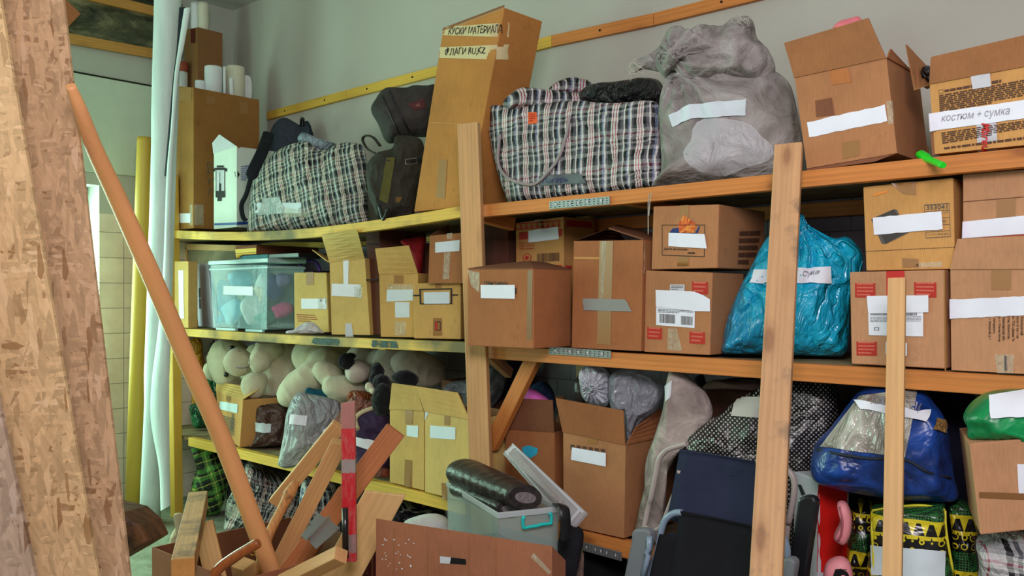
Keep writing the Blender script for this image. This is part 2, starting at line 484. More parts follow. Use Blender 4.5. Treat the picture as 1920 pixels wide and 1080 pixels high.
def discdecal(name, tgt, k, cx, cy, rx, ry, mat, off=.005, label=None):
    pp = [q(k, cx, cy)[0]]; fs = []; n = 28; m = 5
    for j in range(1, m+1):
        for i in range(n):
            t = 2*pi*i/n; w_ = 1+.10*sin(3*t+1)*(j/m)+.06*sin(5*t)*(j/m); pp.append(q(k, cx+rx*cos(t)*j/m*w_, cy+ry*sin(t)*j/m*w_)[0])
    for i in range(n):
        fs.append((0, 1+(i+1) % n, 1+i))
        for j in range(m-1): fs.append((1+j*n+i, 1+j*n+(i+1) % n, 1+(j+1)*n+(i+1) % n, 1+(j+1)*n+i))
    vs = conform(BV[tgt], pp, off)
    o = mesh(name, vs, fs, mat, par(tgt), smooth=True, bvh=False)
    if label: o['label'] = label
    return o
def paper(name, c, rough=.75, var=.06, bump=.25):
    g = G(name, rough, spec=.3); nn = g.noise(g.map(), 14, 3)
    g.col(g.ramp(nn.outputs[0], [(.3, sc_(c, 1-var)), (.7, c)])); g.bump(nn.outputs[0], bump, .01); return g.m
def fabric(name, c, rough=.9, var=.25, bs=9, bst=.5, weave=260, wst=.15, spec=.2, c2=None, sheen=0, dist=.02):
    g = G(name, rough, spec=spec); v = g.map(); n1 = g.noise(v, bs, 6, .6, 1.2)
    g.col(g.ramp(n1.outputs[0], [(.3, c2 or sc_(c, 1-var)), (.68, c)]))
    p = g.bump(n1.outputs[0], bst, dist)
    if weave: g.bump(g.noise(v, weave, 2).outputs[0], wst, .002, p)
    if sheen: g.b.inputs['Sheen Weight'].default_value = sheen
    return g.m
def crinkle(name, c, c2, rough=.25, bs=7, st=.9, alpha=1, spec=.6, dist=.03, trans=0):
    """wrinkled thin plastic"""
    g = G(name, rough, spec=spec); v = g.map((1, 1, .6))
    n1 = g.noise(v, bs, 3, .5, 1.5); r = g.math('ABSOLUTE', g.math('SUBTRACT', n1.outputs[0], .5))
    n2 = g.noise(v, bs*2.7, 4, .55, 2.0); r2 = g.math('ABSOLUTE', g.math('SUBTRACT', n2.outputs[0], .5))
    h = g.math('ADD', g.math('POWER', g.math('MULTIPLY', r, 3), .6), g.math('MULTIPLY', r2, .9))
    n3 = g.noise(g.map(loc=(5,5,5)), bs*.6, 3)
    g.col(g.ramp(n3.outputs[0], [(.35, c2), (.62, c)])); g.bump(h, st, dist)
    g.b.inputs['Alpha'].default_value = alpha
    return g.m
def clear(name, c, alpha=.35, rough=.12, bst=.5, bs=12, spec=.6):
    g = G(name, rough, c, spec=spec); n1 = g.noise(g.map((1,1,.5)), bs, 3, .5, 1.5)
    g.bump(n1.outputs[0], bst, .02); g.b.inputs['Alpha'].default_value = alpha; return g.m
def plaid(name, warp, weft, su, sv, wmix=.5, rough=.55, c_tint=(1,1,1,1), bs=8, rot=0, bst=.6):
    """warp: stops [(pos, colour)] across, weft up; su, sv repeats per metre"""
    g = G(name, rough, spec=.35); v = g.map(rot=(0, rot, 0)); nz = g.noise(g.map(), bs, 4, .6, .6)
    dsp = g.n('VectorMath', {0: g.n('VectorMath', {0: nz.outputs[1], 1: (.5,.5,.5)}, operation='SUBTRACT').outputs[0], 'Scale': .035}, operation='SCALE').outputs[0]
    v = g.n('VectorMath', {0: v, 1: dsp}, operation='ADD').outputs[0]; s = g.n('SeparateXYZ', {0: v})
    fu = g.math('FRACT', g.math('ADD', g.math('MULTIPLY', g.math('ADD', s.outputs[0], g.math('MULTIPLY', s.outputs[1], .35)), su), 20)); fv = g.math('FRACT', g.math('ADD', g.math('MULTIPLY', s.outputs[2], sv), 20))
    a = g.ramp(fu, warp, 'CONSTANT'); b = g.ramp(fv, weft, 'CONSTANT')
    c = g.mix(wmix, a, b); c = g.mix(.8, c, g.mix(1, c, (1.9,1.9,1.9,1), 'MULTIPLY')) if False else c
    sh = g.ramp(nz.outputs[0], [(.25, (.72,.72,.72)), (.7, (1,1,1))]); c = g.mix(.5, c, sh, 'MULTIPLY')
    g.col(g.mix(1, c, c_tint, 'MULTIPLY'))
    r = g.math('ABSOLUTE', g.math('SUBTRACT', nz.outputs[0], .5)); p = g.bump(g.math('POWER', g.math('MULTIPLY', r, 3), .7), bst, .03)
    g.bump(g.n('TexWave', {'Vector': g.map(), 'Scale': 140}, bands_direction='DIAGONAL').outputs[1], .12, .001, p)
    return g.m
def plain(name, c, rough=.5, metal=0, spec=.4, alpha=1):
    g = G(name, rough, c, spec, metal); g.b.inputs['Alpha'].default_value = alpha
    g.bump(g.noise(g.map(), 30, 3).outputs[0], .08, .003); return g.m
def osb(name, c, dk=1.0):
    g = G(name, .75, spec=.25); a = None; hs = None
    base = g.noise(g.map(), 5, 4)
    a = g.ramp(base.outputs[0], [(.3, sc_(c, .86*dk)), (.7, sc_(c, 1.0*dk))])
    for i, (ang, s) in enumerate(((.5, 26), (2.0, 22), (1.15, 30), (2.75, 25), (1.6, 34), (.1, 28))):
        wp = g.noise(g.map(loc=(i, i*2, 0)), 16, 4, .7)
        v = g.map((1, 1, 1), rot=(0, ang, 0), loc=(i*1.3, 0, i*.7))
        v = g.n('VectorMath', {0: v, 1: g.n('VectorMath', {0: wp.outputs[1], 'Scale': .012}, operation='SCALE').outputs[0]}, operation='ADD').outputs[0]
        v = g.n('VectorMath', {0: v, 1: (1.0, .05, .20)}, operation='MULTIPLY').outputs[0]
        vo = g.n('TexVoronoi', {'Vector': v, 'Scale': s*3.0, 'Randomness': 1})
        sp = g.n('SeparateColor', {0: vo.outputs['Color']}); 
        tone = g.ramp(sp.outputs[0], [(0, (c[0]*.50*dk, c[1]*.38*dk, c[2]*.28*dk, 1)), (.10, sc_(c, .74*dk)), (.5, sc_(c, .98*dk)), (.85, sc_(c, 1.16*dk)), (1, (min(1, c[0]*1.25*dk), min(1, c[1]*1.32*dk), min(1, c[2]*1.5*dk), 1))])
        on = g.ramp(sp.outputs[1], [(.50, (0,0,0)), (.56, (.85,.85,.85))])
        a = g.mix(on, a, tone); hs = vo if hs is None else hs
    sp = g.noise(g.map(), 60, 3); a = g.mix(g.ramp(sp.outputs[0], [(.68, (0,0,0)), (.73, (.7,.7,.7))]), a, (c[0]*.3, c[1]*.2, c[2]*.12, 1))
    g.col(a); g.bump(hs.outputs[0], .25, .006); return g.m
# ---- material set
K_L = kraft('kraft_ochre', rgb(208, 166, 98)); K_L2 = kraft('kraft_pale_ochre', rgb(216, 182, 112))
K_R = kraft('kraft_tan', rgb(170, 108, 68)); K_R2 = kraft('kraft_orange_tan', rgb(190, 120, 70)); K_D = kraft('kraft_dark', rgb(132, 84, 60))
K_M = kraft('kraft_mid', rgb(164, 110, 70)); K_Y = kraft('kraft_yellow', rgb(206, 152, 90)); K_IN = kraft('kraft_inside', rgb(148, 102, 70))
K_T = kraft('kraft_light_tan', rgb(196, 144, 106)); K_T2 = kraft('kraft_middle_tan', rgb(180, 124, 84))
K_BR = kraft('kraft_brown', rgb(140, 98, 60))
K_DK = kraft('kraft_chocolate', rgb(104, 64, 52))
W_Y = wood('pine_yellow', rgb(226, 178, 72), .68); W_O = wood('pine_orange', rgb(212, 132, 66), .60)
W_YS = wood('pine_yellow_smudged', rgb(224, 176, 72), .68, stain=(rgb(40, 52, 44), 1.7))
W_P = wood('pine_pale', rgb(214, 168, 114), .68); W_G = wood('pine_weathered', rgb(204, 156, 112), .66, stain=(rgb(120, 100, 84), 8))
W_N = wood('pine_natural', rgb(222, 166, 112), .7, knots=False); W_B = wood('wood_reddish', rgb(196, 120, 76), .6)
W_POLE = wood('pole_wood', rgb(238, 168, 112), .85, ring=.6, knots=False, rough=.45); W_V = wood('varnished', rgb(168, 88, 44), .6, knots=False, rough=.15, spec=.7)
W_DK = wood('dark_wood', rgb(104, 74, 52), .6, knots=False)
W_END = wood('end_grain', rgb(214, 150, 84), .55, ring=3, knots=False)
BOARD = fabric('shelf_board', rgb(160, 140, 104), .9, .35, 6, .2, 120, c2=rgb(104, 88, 66))
PAPER = paper('white_paper', rgb(238, 240, 252)); PAPER_G = paper('paper_grey', rgb(206, 206, 214)); PAPER_B = paper('paper_bluish', rgb(216, 228, 236))
MASK = paper('masking_tape', rgb(214, 196, 150), .6)
TAPE_B = plain('brown_tape', rgb(158, 112, 62), .28, spec=.5); TAPE_D = plain('brown_tape_dark', rgb(134, 92, 52), .3, spec=.5)
TAPE_C = clear('clear_tape', rgb(226, 222, 196), .36, .08, .9, 40); TAPE_G = plain('grey_tape', rgb(146, 146, 142), .4)
INK = plain('black_ink', rgb(26, 24, 26), .6); INK_P = plain('pencil', rgb(150, 146, 156), .7); INK_R = plain('red_ink', rgb(196, 44, 38), .6)
INK_BR = plain('brown_ink', rgb(86, 54, 38), .7); INK_G = plain('grey_print', rgb(92, 86, 84), .7); RED_P = paper('red_print', rgb(190, 52, 42), .7, .12)
RED_F = paper('red_faded_print', rgb(170, 84, 62), .8, .12); PALE_R = plain('pale_red', rgb(214, 112, 92), .7); BLUE_P = plain('blue_print', rgb(30, 74, 160), .5)
STEEL = plain('galvanised', rgb(150, 150, 152), .42, metal=.55); STEEL_D = plain('screw_dark', rgb(40, 36, 34), .5, metal=.6)
BLACK = plain('black_plastic', rgb(26, 26, 30), .35); HOLE = plain('hole_dark', rgb(10, 10, 12), .9)

# ---- room shell
def zmix_wall(name, paint, tile, ztop, axis, off):
    g = G(name, .6, spec=.3); v = g.co.outputs['Object']; s = g.n('SeparateXYZ', {0: v})
    vec = g.n('CombineXYZ', {0: s.outputs[axis], 1: s.outputs[2]}).outputs[0]
    br = g.n('TexBrick', {'Vector': vec, 'Color1': tile, 'Color2': sc_(tile, .90), 'Mortar': sc_(tile, .38), 'Scale': 1.0, 'Mortar Size': .0022, 'Mortar Smooth': .2, 'Brick Width': .15, 'Row Height': .145, 'Bias': 0}, offset=off)
    pn = g.noise(g.map(), 2.2, 5, .6); pc = g.ramp(pn.outputs[0], [(.3, sc_(paint, .92)), (.65, paint)])
    tn = g.noise(g.map(), 7, 4); tc = g.mix(.4, br.outputs[0], g.ramp(tn.outputs[0], [(.3, (.65,.62,.62)), (.6, (1,1,1))]), 'MULTIPLY')
    f = g.math('GREATER_THAN', s.outputs[2], ztop); g.col(g.mix(f, tc, pc))
    g.link(g.math('ADD', g.math('MULTIPLY', f, .45), .3), g.b.inputs['Roughness'])
    g.bump(g.math('ADD', g.math('MULTIPLY', g.math('MULTIPLY', br.outputs[1], -1), g.math('SUBTRACT', 1, f)), g.math('MULTIPLY', g.noise(g.map(), 45, 4).outputs[0], .12)), .5, .004)
    return g.m
PAINT_B = zmix_wall('back_wall_paint_and_tile', rgb(190, 185, 176), rgb(132, 120, 132), 1.60, 0, .5)
PAINT_L = zmix_wall('left_wall_paint_and_tile', rgb(194, 198, 186), rgb(250, 236, 218), 1.70, 1, 0)
CEIL = paper('ceiling_paint', rgb(206, 208, 200)); FLOOR = fabric('floor_terrazzo', rgb(158, 160, 138), .7, .3, 14, .15, 180, c2=rgb(116, 118, 100))
XL = -5.07; YB = 2.95; ZC = 3.057
def boxm(name, lo, hi, mat, parent=None, kind=None, bevel=0):
    x0,y0,z0 = lo; x1,y1,z1 = hi
    vs = [(x0,y0,z0),(x1,y0,z0),(x1,y1,z0),(x0,y1,z0),(x0,y0,z1),(x1,y0,z1),(x1,y1,z1),(x0,y1,z1)]
    M = Matrix.Translation((0,0,0)) if parent is None and kind else None
    o = mesh(name, vs, HEX, mat, parent, M=M, bevel=bevel)
    if kind: o['kind'] = kind
    return o
boxm('floor', (XL-.3, -3, -.1), (2.2, YB+.2, 0), FLOOR, kind='structure')
boxm('ceiling', (XL-.3, -3, ZC), (2.2, YB+.2, ZC+.1), CEIL, kind='structure')
boxm('wall_back', (XL-.3, YB, 0), (2.2, YB+.2, ZC), PAINT_B, kind='structure')
def many(name, boxes, mat, kind=None, M=None, parent=None):
    vs = []; fs = []
    for (lo, hi) in boxes:
        k = len(vs); x0,y0,z0 = lo; x1,y1,z1 = hi
        vs += [(x0,y0,z0),(x1,y0,z0),(x1,y1,z0),(x0,y1,z0),(x0,y0,z1),(x1,y0,z1),(x1,y1,z1),(x0,y1,z1)]
        fs += [tuple(k+i for i in f) for f in HEX]
    o = mesh(name, vs, fs, mat, parent, M=M or (Matrix() if parent is None else None))
    if kind: o['kind'] = kind
    return o
WY0, WY1, WZ0, WZ1 = .35, 2.11, .5, 1.86
TY0, TY1, TZ0, TZ1 = .3, 2.62, 2.70, 3.0      # the film-covered transom opening
many('wall_left', [((XL-.25, -3, 0), (XL, WY0, ZC)), ((XL-.25, WY1, 0), (XL, YB, ZC)), ((XL-.25, WY0, 0), (XL, WY1, WZ0)),
                   ((XL-.25, WY0, WZ1), (XL, WY1, TZ0-.02)), ((XL-.25, WY0, TZ1), (XL, WY1, ZC))], PAINT_L, 'structure')
fr = many('window_1', [((XL-.22, WY0, WZ0), (XL-.16, WY1, WZ0+.06)), ((XL-.22, WY0, WZ1-.06), (XL-.16, WY1, WZ1)), ((XL-.22, WY1-.06, WZ0), (XL-.16, WY1, WZ1)),
                       ((XL-.22, WY0, WZ0), (XL-.16, WY0+.06, WZ1)), ((XL-.22, 1.2, WZ0), (XL-.16, 1.27, WZ1))], plain('window_frame_white', rgb(236, 240, 232), .5), 'structure')
many('window_pane', [((XL-.195, WY0+.05, WZ0+.05), (XL-.19, WY1-.05, WZ1-.05))], plain('window_glass', rgb(245, 250, 245), .05, alpha=.08), parent=fr)
# smooth painted boarding above the window, with a dark joint along its top
p0 = aX(125, 128, XL); 
PAN = mesh('trim_1', [(XL+e, y, z) for e in (0, .018) for (y, z) in ((.4, 1.93), (2.50, 1.93), (2.50, 2.47), (.4, 2.47))],
           [(0,1,2,3), (7,6,5,4), (0,4,5,1), (1,5,6,2), (2,6,7,3), (3,7,4,0)], paper('panel_paint', rgb(212, 226, 206)), M=Matrix(), bevel=.004); PAN['kind'] = 'structure'
j = boxm('trim_2', (XL-.001, .35, 2.474), (XL+.008, 2.85, 2.482), plain('joint_dark', rgb(40, 46, 30), .9), kind='structure')
boxm('baseboard_back', (XL, YB-.015, 0), (2.1, YB, .11), plain('dark_plinth', rgb(70, 56, 50), .6), kind='structure')

# film over the transom opening in the left wall, its two battens
g = G('film_over_dark_opening', .18, spec=.6); nn = g.noise(g.map((1, .6, 2.2)), 3.2, 6, .65, 1.5)
g.col(g.ramp(nn.outputs[0], [(.36, rgb(34, 40, 30)), (.52, rgb(86, 88, 62)), (.70, rgb(164, 158, 118))])); g.bump(nn.outputs[0], .9, .04); FILM = g.m
fv = []; ff = []; nyy, nzz = 60, 14
for j in range(nzz+1):
    for i in range(nyy+1):
        y = .35+(2.60-.35)*i/nyy; z = 2.68+.33*j/nzz
        fv.append((XL+.012+.012*noise.noise(Vector((y*4, z*9, 1)))*sin(pi*i/nyy)*sin(pi*j/nzz)*2, y, z))
for j in range(nzz):
    for i in range(nyy):
        a = j*(nyy+1)+i; ff.append((a, a+1, a+nyy+2, a+nyy+1))
tag(mesh('plastic_film', fv, ff, FILM, M=Matrix(), smooth=True), 'crinkled see-through film stretched over the dark opening high on the left wall', 'plastic sheet')
for (a, b, lab) in (((110, -22), (300, 24), 'upper yellow pine batten holding the film high on the left wall'), ((110, 69), (300, 103), 'lower yellow pine batten under the film high on the left wall')):
    o = plank('wooden_batten', aX(*a, XL+.026), aX(*b, XL+.026), .055, .025, (0,0,1), W_B if False else wood('batten_'+lab[:3], rgb(206, 150, 76), .6)); tag(o, lab, 'batten')
o = plank('plywood_offcut', aX(100, 12, XL+.05), aX(134, 44, XL+.05), .16, .012, (0,.2,1), W_B); tag(o, 'small reddish wood scrap at the film beside the fibreboard sheet', 'wood scrap')
# battens on the back wall
BT = [((503, 210), (652, 180)), ((652, 180), (1236, 37)), ((1236, 37), (1420, -6))]
pz = 2.345
def wallx(px): d = ray(px, 100); return CAM.x + d.x*((YB-.012)/d.y)
for i, (a, b, z0, z1, mt, lab) in enumerate(((503, 652, 2.322, 2.33, W_Y, 'short left end piece of the batten on the white back wall'),
        (652, 1037, 2.33, 2.338, W_Y, 'yellow batten length on the back wall behind the tall leaning box'),
        (1037, 1228, 2.338, 2.322, W_O, 'orange batten length on the wall right of the tall leaning box'),
        (1228, 1500, 2.322, 2.322, W_O, 'last batten length on the back wall above the grey woven sack'))):
    o = plank('wall_batten', (wallx(a)+.001, YB-.012, z0), (wallx(b)-.001, YB-.012, z1), .048, .022, (0,0,1), mt)
    tag(o, lab, 'batten', 'battens along the back wall')
    L = abs(wallx(b)-wallx(a))
    for k in range(max(1, int(L/.35))):
        x = wallx(a)+L*(k+.5)/max(1, int(L/.35)); c = Vector((x, YB-.0235, z0+(z1-z0)*(x-wallx(a))/L))
        tube('nail', [c, c+Vector((0,-.003,0))], .005, STEEL_D, o, 8)

# ---- shelving
ZT, ZM, ZL = 1.585, 1.05, .455
YF = 2.35
def px2x(px, Y=YF): return aY(px, 500, Y).x
SH = root('wooden_shelving', 'long three-tier pine shelving unit along the back wall holding boxes and bags', 'shelving', (-2.5, 2.6, 0))
XP1, XP2, XEND = px2x(326), px2x(888), .25
def rail(x0, z0, x1, z1, mat, Y=YF+.02, w_=.047, n=1, warp=0, t=.035):
    return plank('front_rail' if Y < 2.6 else 'back_rail', (x0, Y, z0-w_/2-.007), (x1, Y, z1-w_/2-.007), w_, t, (0,0,1), mat, SH, warp=warp, n=n)
rail(XP1, ZT+.018, px2x(868), ZT-.002, W_YS, n=10, warp=-.044, w_=.044); rail(px2x(898), ZT-.006, XEND, ZT+.009, W_O, w_=.046)
rail(XP1, ZM+.010, px2x(882), ZM+.012, W_YS, n=8, warp=-.008, w_=.042); rail(px2x(906), ZM+.004, XEND, ZM-.008, W_O, w_=.050)
rail(px2x(352), ZL+.01, px2x(872), ZL-.008, W_Y); rail(px2x(912), ZL-.012, XEND, ZL-.03, W_O, w_=.055)
for z, zr in ((ZT, .035), (ZM, .03), (ZL, .03)):
    for xa, xb, mt in ((XP1, XP2, W_Y), (XP2, XEND, W_O)):
        rail(xa, z-.03, xb, z-.03, mt, Y=YB-.03, w_=.05) if xa > -4 or True else None
        if z == ZT and xa < -4.5:
            plank('shelf_board', (xa+.01, (YF+.04+YB-.01)/2, z-.016), (xb-.01, (YF+.04+YB-.01)/2, z-.016), .016, YB-YF-.05, (0,0,1), BOARD, SH, warp=-.044, n=10, bevel=0); boxm('shelf_board', (-5.06, YF+.04, z-.026), (xa+.008, YB-.01, z-.010), BOARD, SH); continue
        boxm('shelf_board', ((xa if xa > -4.5 else -5.05)+.01, YF+.04, z-.026-(.02 if z == ZL and xa > -3 else 0)), (xb-.01, YB-.01, z-.010-(.024 if z == ZL and xa > -3 else 0)), BOARD, SH)
        n = int((xb-xa)/.7)
        for k in range(1, n+1):
            x = xa+(xb-xa)*k/(n+1)
            if z != ZL and x > -1.3: continue
            boxm('cross_bearer', (x-.02, YF+.04, z-.050-(.02 if z == ZL else 0)), (x+.02, YB-.05, z-.028-(.02 if z == ZL else 0)), mt, SH)
PP = W_P
def post(p0, p1, w_, t, mat, name='post', wd=(1, .0, 0)): return plank(name, p0, p1, w_, t, wd, mat, SH, bevel=.003)
post((px2x(329), YF+.02-.012, 0), (px2x(320), YF+.02-.012, 1.90), .055, .05, W_Y)
post((px2x(329, YB-.06), YB-.06, 0), (px2x(329, YB-.06), YB-.06, 1.80), .05, .04, W_Y)
a = aY(901, 850, 2.315); b = aY(879, 232, 2.315); d = (b-a).normalized(); post(a-d*((a.z-.006)/d.z), b, .082, .034, W_P, wd=(1, .45, 0))
for x in (-2.2, -.9):
    post((x, YB-.06, 0), (x, YB-.06, 1.7), .07, .04, W_P)
a = aY(1437, 1080, 1.90); b = aY(1479, 272, 2.315); d = (b-a).normalized(); post(a-d*((a.z-.012)/d.z), b, .074, .024, W_G, wd=(1, .25, 0))
plank('brace', aY(921, 836, 2.42), aY(1003, 668, 2.42), .058, .03, (1, 0, .6), W_O, SH)
plank('brace', aY(900, 404, 2.40), aY(962, 421, 2.55), .05, .03, (0, 0, 1), W_O, SH)
plank('brace', aY(905, 655, 2.40), aY(955, 700, 2.60), .04, .03, (0, 0, 1), W_P, SH)
# perforated joining plates
def plate(Q, Y):
    V4 = [aY(x, y, Y) for x, y in Q]; vb = [v+Vector((0,.003,0)) for v in V4]
    o = mesh('joining_plate', V4+vb, [(3,2,1,0),(4,5,6,7),(0,1,5,4),(1,2,6,5),(2,3,7,6),(3,0,4,7)], STEEL, SH)
    rs = [(u/14+.02, v, u/14+.038, v+.1) for u in range(14) for v in (.15, .45, .75)]
    rects('plate_hole', o, Q, rs, HOLE, parent=o)
    rects('screw', o, Q, [(u, .3, u+.03, .6) for u in (.1, .33, .47, .62, .85)], PAPER_G, parent=o, off=.003)
plate([(1030, 378), (1143, 368), (1143, 383), (1030, 392)], YF-.004)
plate([(1029, 650), (1145, 658), (1145, 672), (1029, 664)], YF-.004)
plate([(1092, 1016), (1165, 1036), (1165, 1052), (1092, 1032)], YF-.004)
a = aY(1673, 1090, 1.98); b = aY(1682, 523, 2.22); d = (b-a).normalized(); o = plank('batten_stick', a-d*((a.z-.012)/d.z), b, .04, .022, (1, .2, 0), wood('pine_stick', rgb(214, 168, 112), .7, knots=False)); 
FIXB = o
tag(o, 'narrow pale wooden stick leaning against the right side boxes', 'wooden stick')

# dark paint smudges on the middle rail
ps = G('dark_teal_paint', .7); nz = ps.noise(ps.map(), 26, 4, .6); ps.col(ps.ramp(nz.outputs[0], [(.3, rgb(20, 40, 52)), (.7, rgb(60, 84, 76))])); ps.link(ps.ramp(nz.outputs[0], [(.36, (.25,.25,.25)), (.52, (.95,.95,.95))]), ps.b.inputs['Alpha'])
rl = [o_ for o_ in COL.objects if o_.name.startswith('front_rail')]
for Q_ in ([(586, 630), (637, 632), (635, 648), (588, 646)], [(699, 634), (742, 636), (744, 653), (701, 651)]):
    best = [o_ for o_ in rl if hit(BV[o_], (Q_[0][0]+Q_[1][0])/2, 639, 0) is not None]
    if best: decal('paint_smudge', best[0], Q_, ps.m, nx=10, ny=4, jx=4, parent=best[0], label='dark teal paint smudge')
# ================================================================ cartons
def Q4(k, *c): return q(k, *c)
def qd(k, x0, y0, x1, y1): return q(k, x0, y0, x1, y0, x1, y1, x0, y1)
# ---- top shelf, left
zt_ = ZT+.013
b = carton('tall_carton', 'tall open cardboard carton of paper rolls at the left end of the top shelf', kraft('kraft_golden', rgb(160, 112, 58)), 328, 2.392, 363, 2.392, ZT+.019, (161, 164), xr=486, open_=True, inmat=K_IN)
b.body['label'] = 'tall open box wall'
decal('paper_label', b.body, qd('Q', 40, 748, 155, 822), PAPER); decal('tape', b.body, qd('Q', 48, 690, 90, 748), TAPE_B)
decal('tape', b.body, qd('O', 838, 590, 935, 680), TAPE_B); decal('tape', b.body, qd('O', 1035, 650, 1090, 700), TAPE_B); decal('tape', b.body, qd('O', 1260, 690, 1310, 770), TAPE_B)
decal('tape', b.body, qd('Q', 150, 680, 255, 840), TAPE_C)
RW = paper('roll_paper', rgb(232, 234, 238), .6, .05); RW2 = paper('roll_cream', rgb(226, 222, 200), .6)
def roll(px, ytop, r, X, lab, mat=RW, h=.5, zlow=None, group=None, tilt=0):
    t = aX(px, ytop, X); dp = (t-CAM).dot(VD); rr = r*dp/F
    bt = Vector((t.x, t.y, zlow if zlow is not None else max(ZT+.03, t.z-h)))
    o = tube('paper_roll', [t, t.lerp(bt, .02), bt], [rr*.98, rr, rr], mat, n=28, M=Matrix.Translation(bt))
    c = t+Vector((0,0,.001)); tube('roll_core', [c, c-Vector((0,0,.004))], [rr*.6]*2, HOLE, o, 20)
    return tag(o, lab, 'paper roll', group)
roll(375, 152, 9, -4.66, 'short narrow white roll at the front of the tall carton'); roll(400, 126, 16, -4.635, 'wide bluish white roll standing in the tall carton')
roll(421, 125, 2.5, -4.57, 'very thin white roll between the two wide ones in the tall carton'); roll(441, 126, 17, -4.632, 'wide creamy white roll right of centre in the tall carton', RW2)
roll(434, 146, 4, -4.555, 'thin white tube in front of the creamy roll in the tall carton')
tag(bag('paper_sheet', 'crumpled white sheet at the right of the rolls', 'paper sheet', RW, q('O', 1285, 515, 1330, 520, 1342, 600, 1330, 690, 1290, 680, 1280, 600), 2.80, .012, amp=.004, N=60, Rn=8), 'crumpled white sheet at the right of the rolls in the tall carton', 'paper sheet')
b = carton('long_carton', 'very tall narrow cardboard carton reaching the ceiling corner behind the rolls', K_BR, 346, 2.59, 371, 2.59, ZT, (56, 51), xr=417, open_=True, inmat=K_IN)
decal('tape', b.body, qd('O', 928, 195, 960, 290), plain('red_tape_dark', rgb(92, 34, 30), .5))
roll(381, 6, 10, -4.90, 'cream tube poking out of the tallest carton by the ceiling', RW2, h=.9)
roll(367, 6, 9, -4.96, 'white tube beside the cream one in the tallest carton', RW, h=.9)
# white dispenser carton
WC = paper('white_carton', rgb(222, 232, 222), .6)
b = carton('white_carton', 'torn white printed carton with a drinks dispenser picture beside the tall brown one', WC, 401, 2.47, 444, 2.47, zt_, (288, 274), dep=.24, open_=True, inmat=K_R, cat='cardboard box')
flap(b, 'r', [aY(447, 276, 2.47), aY(482, 279, 2.75)], K_R2); flap(b, 'f', [aY(399, 268, 2.46), aY(412, 252, 2.46)], PAPER_G)
q_ = qd('Q', 335, 370, 442, 660)
rects('dispenser_picture', b.body, q_, [(.1,.08,.9,.14),(.25,.02,.75,.07),(.0,.1,.12,.18),(.88,.1,1,.18),(.16,.70,.86,.88),(.3,.88,.6,.98),(.42,.5,.58,.7)], INK, label='black drawing of a glass drinks dispenser')
rects('dispenser_glass', b.body, q_, [(.18,.14,.84,.70)], PAPER_G, off=.0018)
rects('dispenser_lines', b.body, q_, [(.18,.14,.22,.7),(.80,.14,.84,.7),(.46,.2,.5,.5)], INK_G, off=.003)
decal('blue_band', b.body, q('Q', 340, 826, 515, 818, 515, 838, 342, 842), BLUE_P, label='blue bottom stripe'); decal('blue_band', b.body, q('Q', 516, 816, 600, 812, 600, 832, 516, 838), BLUE_P)
rects('small_print', b.body, q('Q', 545, 380, 628, 372, 615, 500, 545, 500), para(8, 4, .55), BLUE_P)
polydecal('torn_hole', b.body, q('Q', 500, 425, 520, 418, 538, 445, 522, 470, 505, 462), HOLE)
for k, y in enumerate((360, 395, 425, 490, 575)):
    a = aY(*q('Q', 330, y)[0], 2.46); c = aY(*q('Q', 285+k*5, y+8)[0], 2.45); m = aY(*q('Q', 300, y-14)[0], 2.45)
    tube('wire', crv([a, m, c, aY(*q('Q', 290, y+30)[0], 2.45)], 5), .0018, BLACK, b.root, 6)
# tall leaning carton with tape writing
b = carton('leaning_carton', 'tall leaning cardboard carton with two handwritten tape strips on the top shelf', K_R2 if False else kraft('kraft_amber', rgb(190, 128, 66)), 776, 2.40, 876, 2.40, ZT-.008, (58, 14), dep=.22, xt=(830, 946), backtop=-.0)
flap(b, 'f', [aY(832, 54, 2.45), aY(946, 11, 2.5)], K_M)
decal('crease', b.body, q('G', 432, 588, 590, 596, 590, 600, 432, 592), K_Y)
decal('tape', b.body, q('G', 472, 770, 512, 770, 500, 960, 458, 950), TAPE_B)
t1 = q('G', 505, 130, 810, 108, 806, 180, 492, 170); t2 = q('G', 478, 228, 806, 214, 800, 288, 474, 280)
decal('tape_strip', b.body, t1, MASK, jx=2, ny=4, label='upper masking tape strip with handwriting'); decal('tape_strip', b.body, t2, MASK, jx=2, ny=4, label='lower masking tape strip with handwriting')
text(b.body, 'КУСКИ МАТЕРИАЛА', q('G', 518, 135, 776, 118, 776, 160, 516, 168), INK, shear=.15, bold=.012, jit=.10)
text(b.body, 'ФЛАГИ RU,KZ', q('G', 502, 232, 698, 224, 698, 264, 500, 274), INK, shear=.12, bold=.012, jit=.12)
# open carton right
b = carton('open_carton', 'tilted open cardboard box with a raised front flap on the top shelf by the sack', K_T2, 1513, 2.37, 1682, 2.37, 0, (146, 109), yb=(316, 287), xt=(1490, 1662), xr=1742, open_=True, inmat=K_IN)
flap(b, 'f', [aY(1471, 81, 2.36), aY(1629, 34, 2.36)], K_M); 
flap(b, 'r', [aY(1668, 92, 2.40), aY(1700, 128, 2.60)], K_R)
m = mesh('bottom_flap', [aY(1513, 317, 2.365), aY(1680, 288, 2.365), aY(1712, 291, 2.5), aY(1600, 308, 2.55), aY(1513, 321, 2.365), aY(1640, 303, 2.365)], [(0,1,2,3), (0,4,5,1)], K_D, b.root, bvh=False)
decal('paper_label', b.body, q('J', 865, 596, 1244, 510, 1256, 590, 876, 668), PAPER, nx=12, jit=1, label='long white paper strip'); decal('clear_tape', b.body, q('J', 1250, 495, 1278, 490, 1285, 600, 1262, 606), TAPE_C)
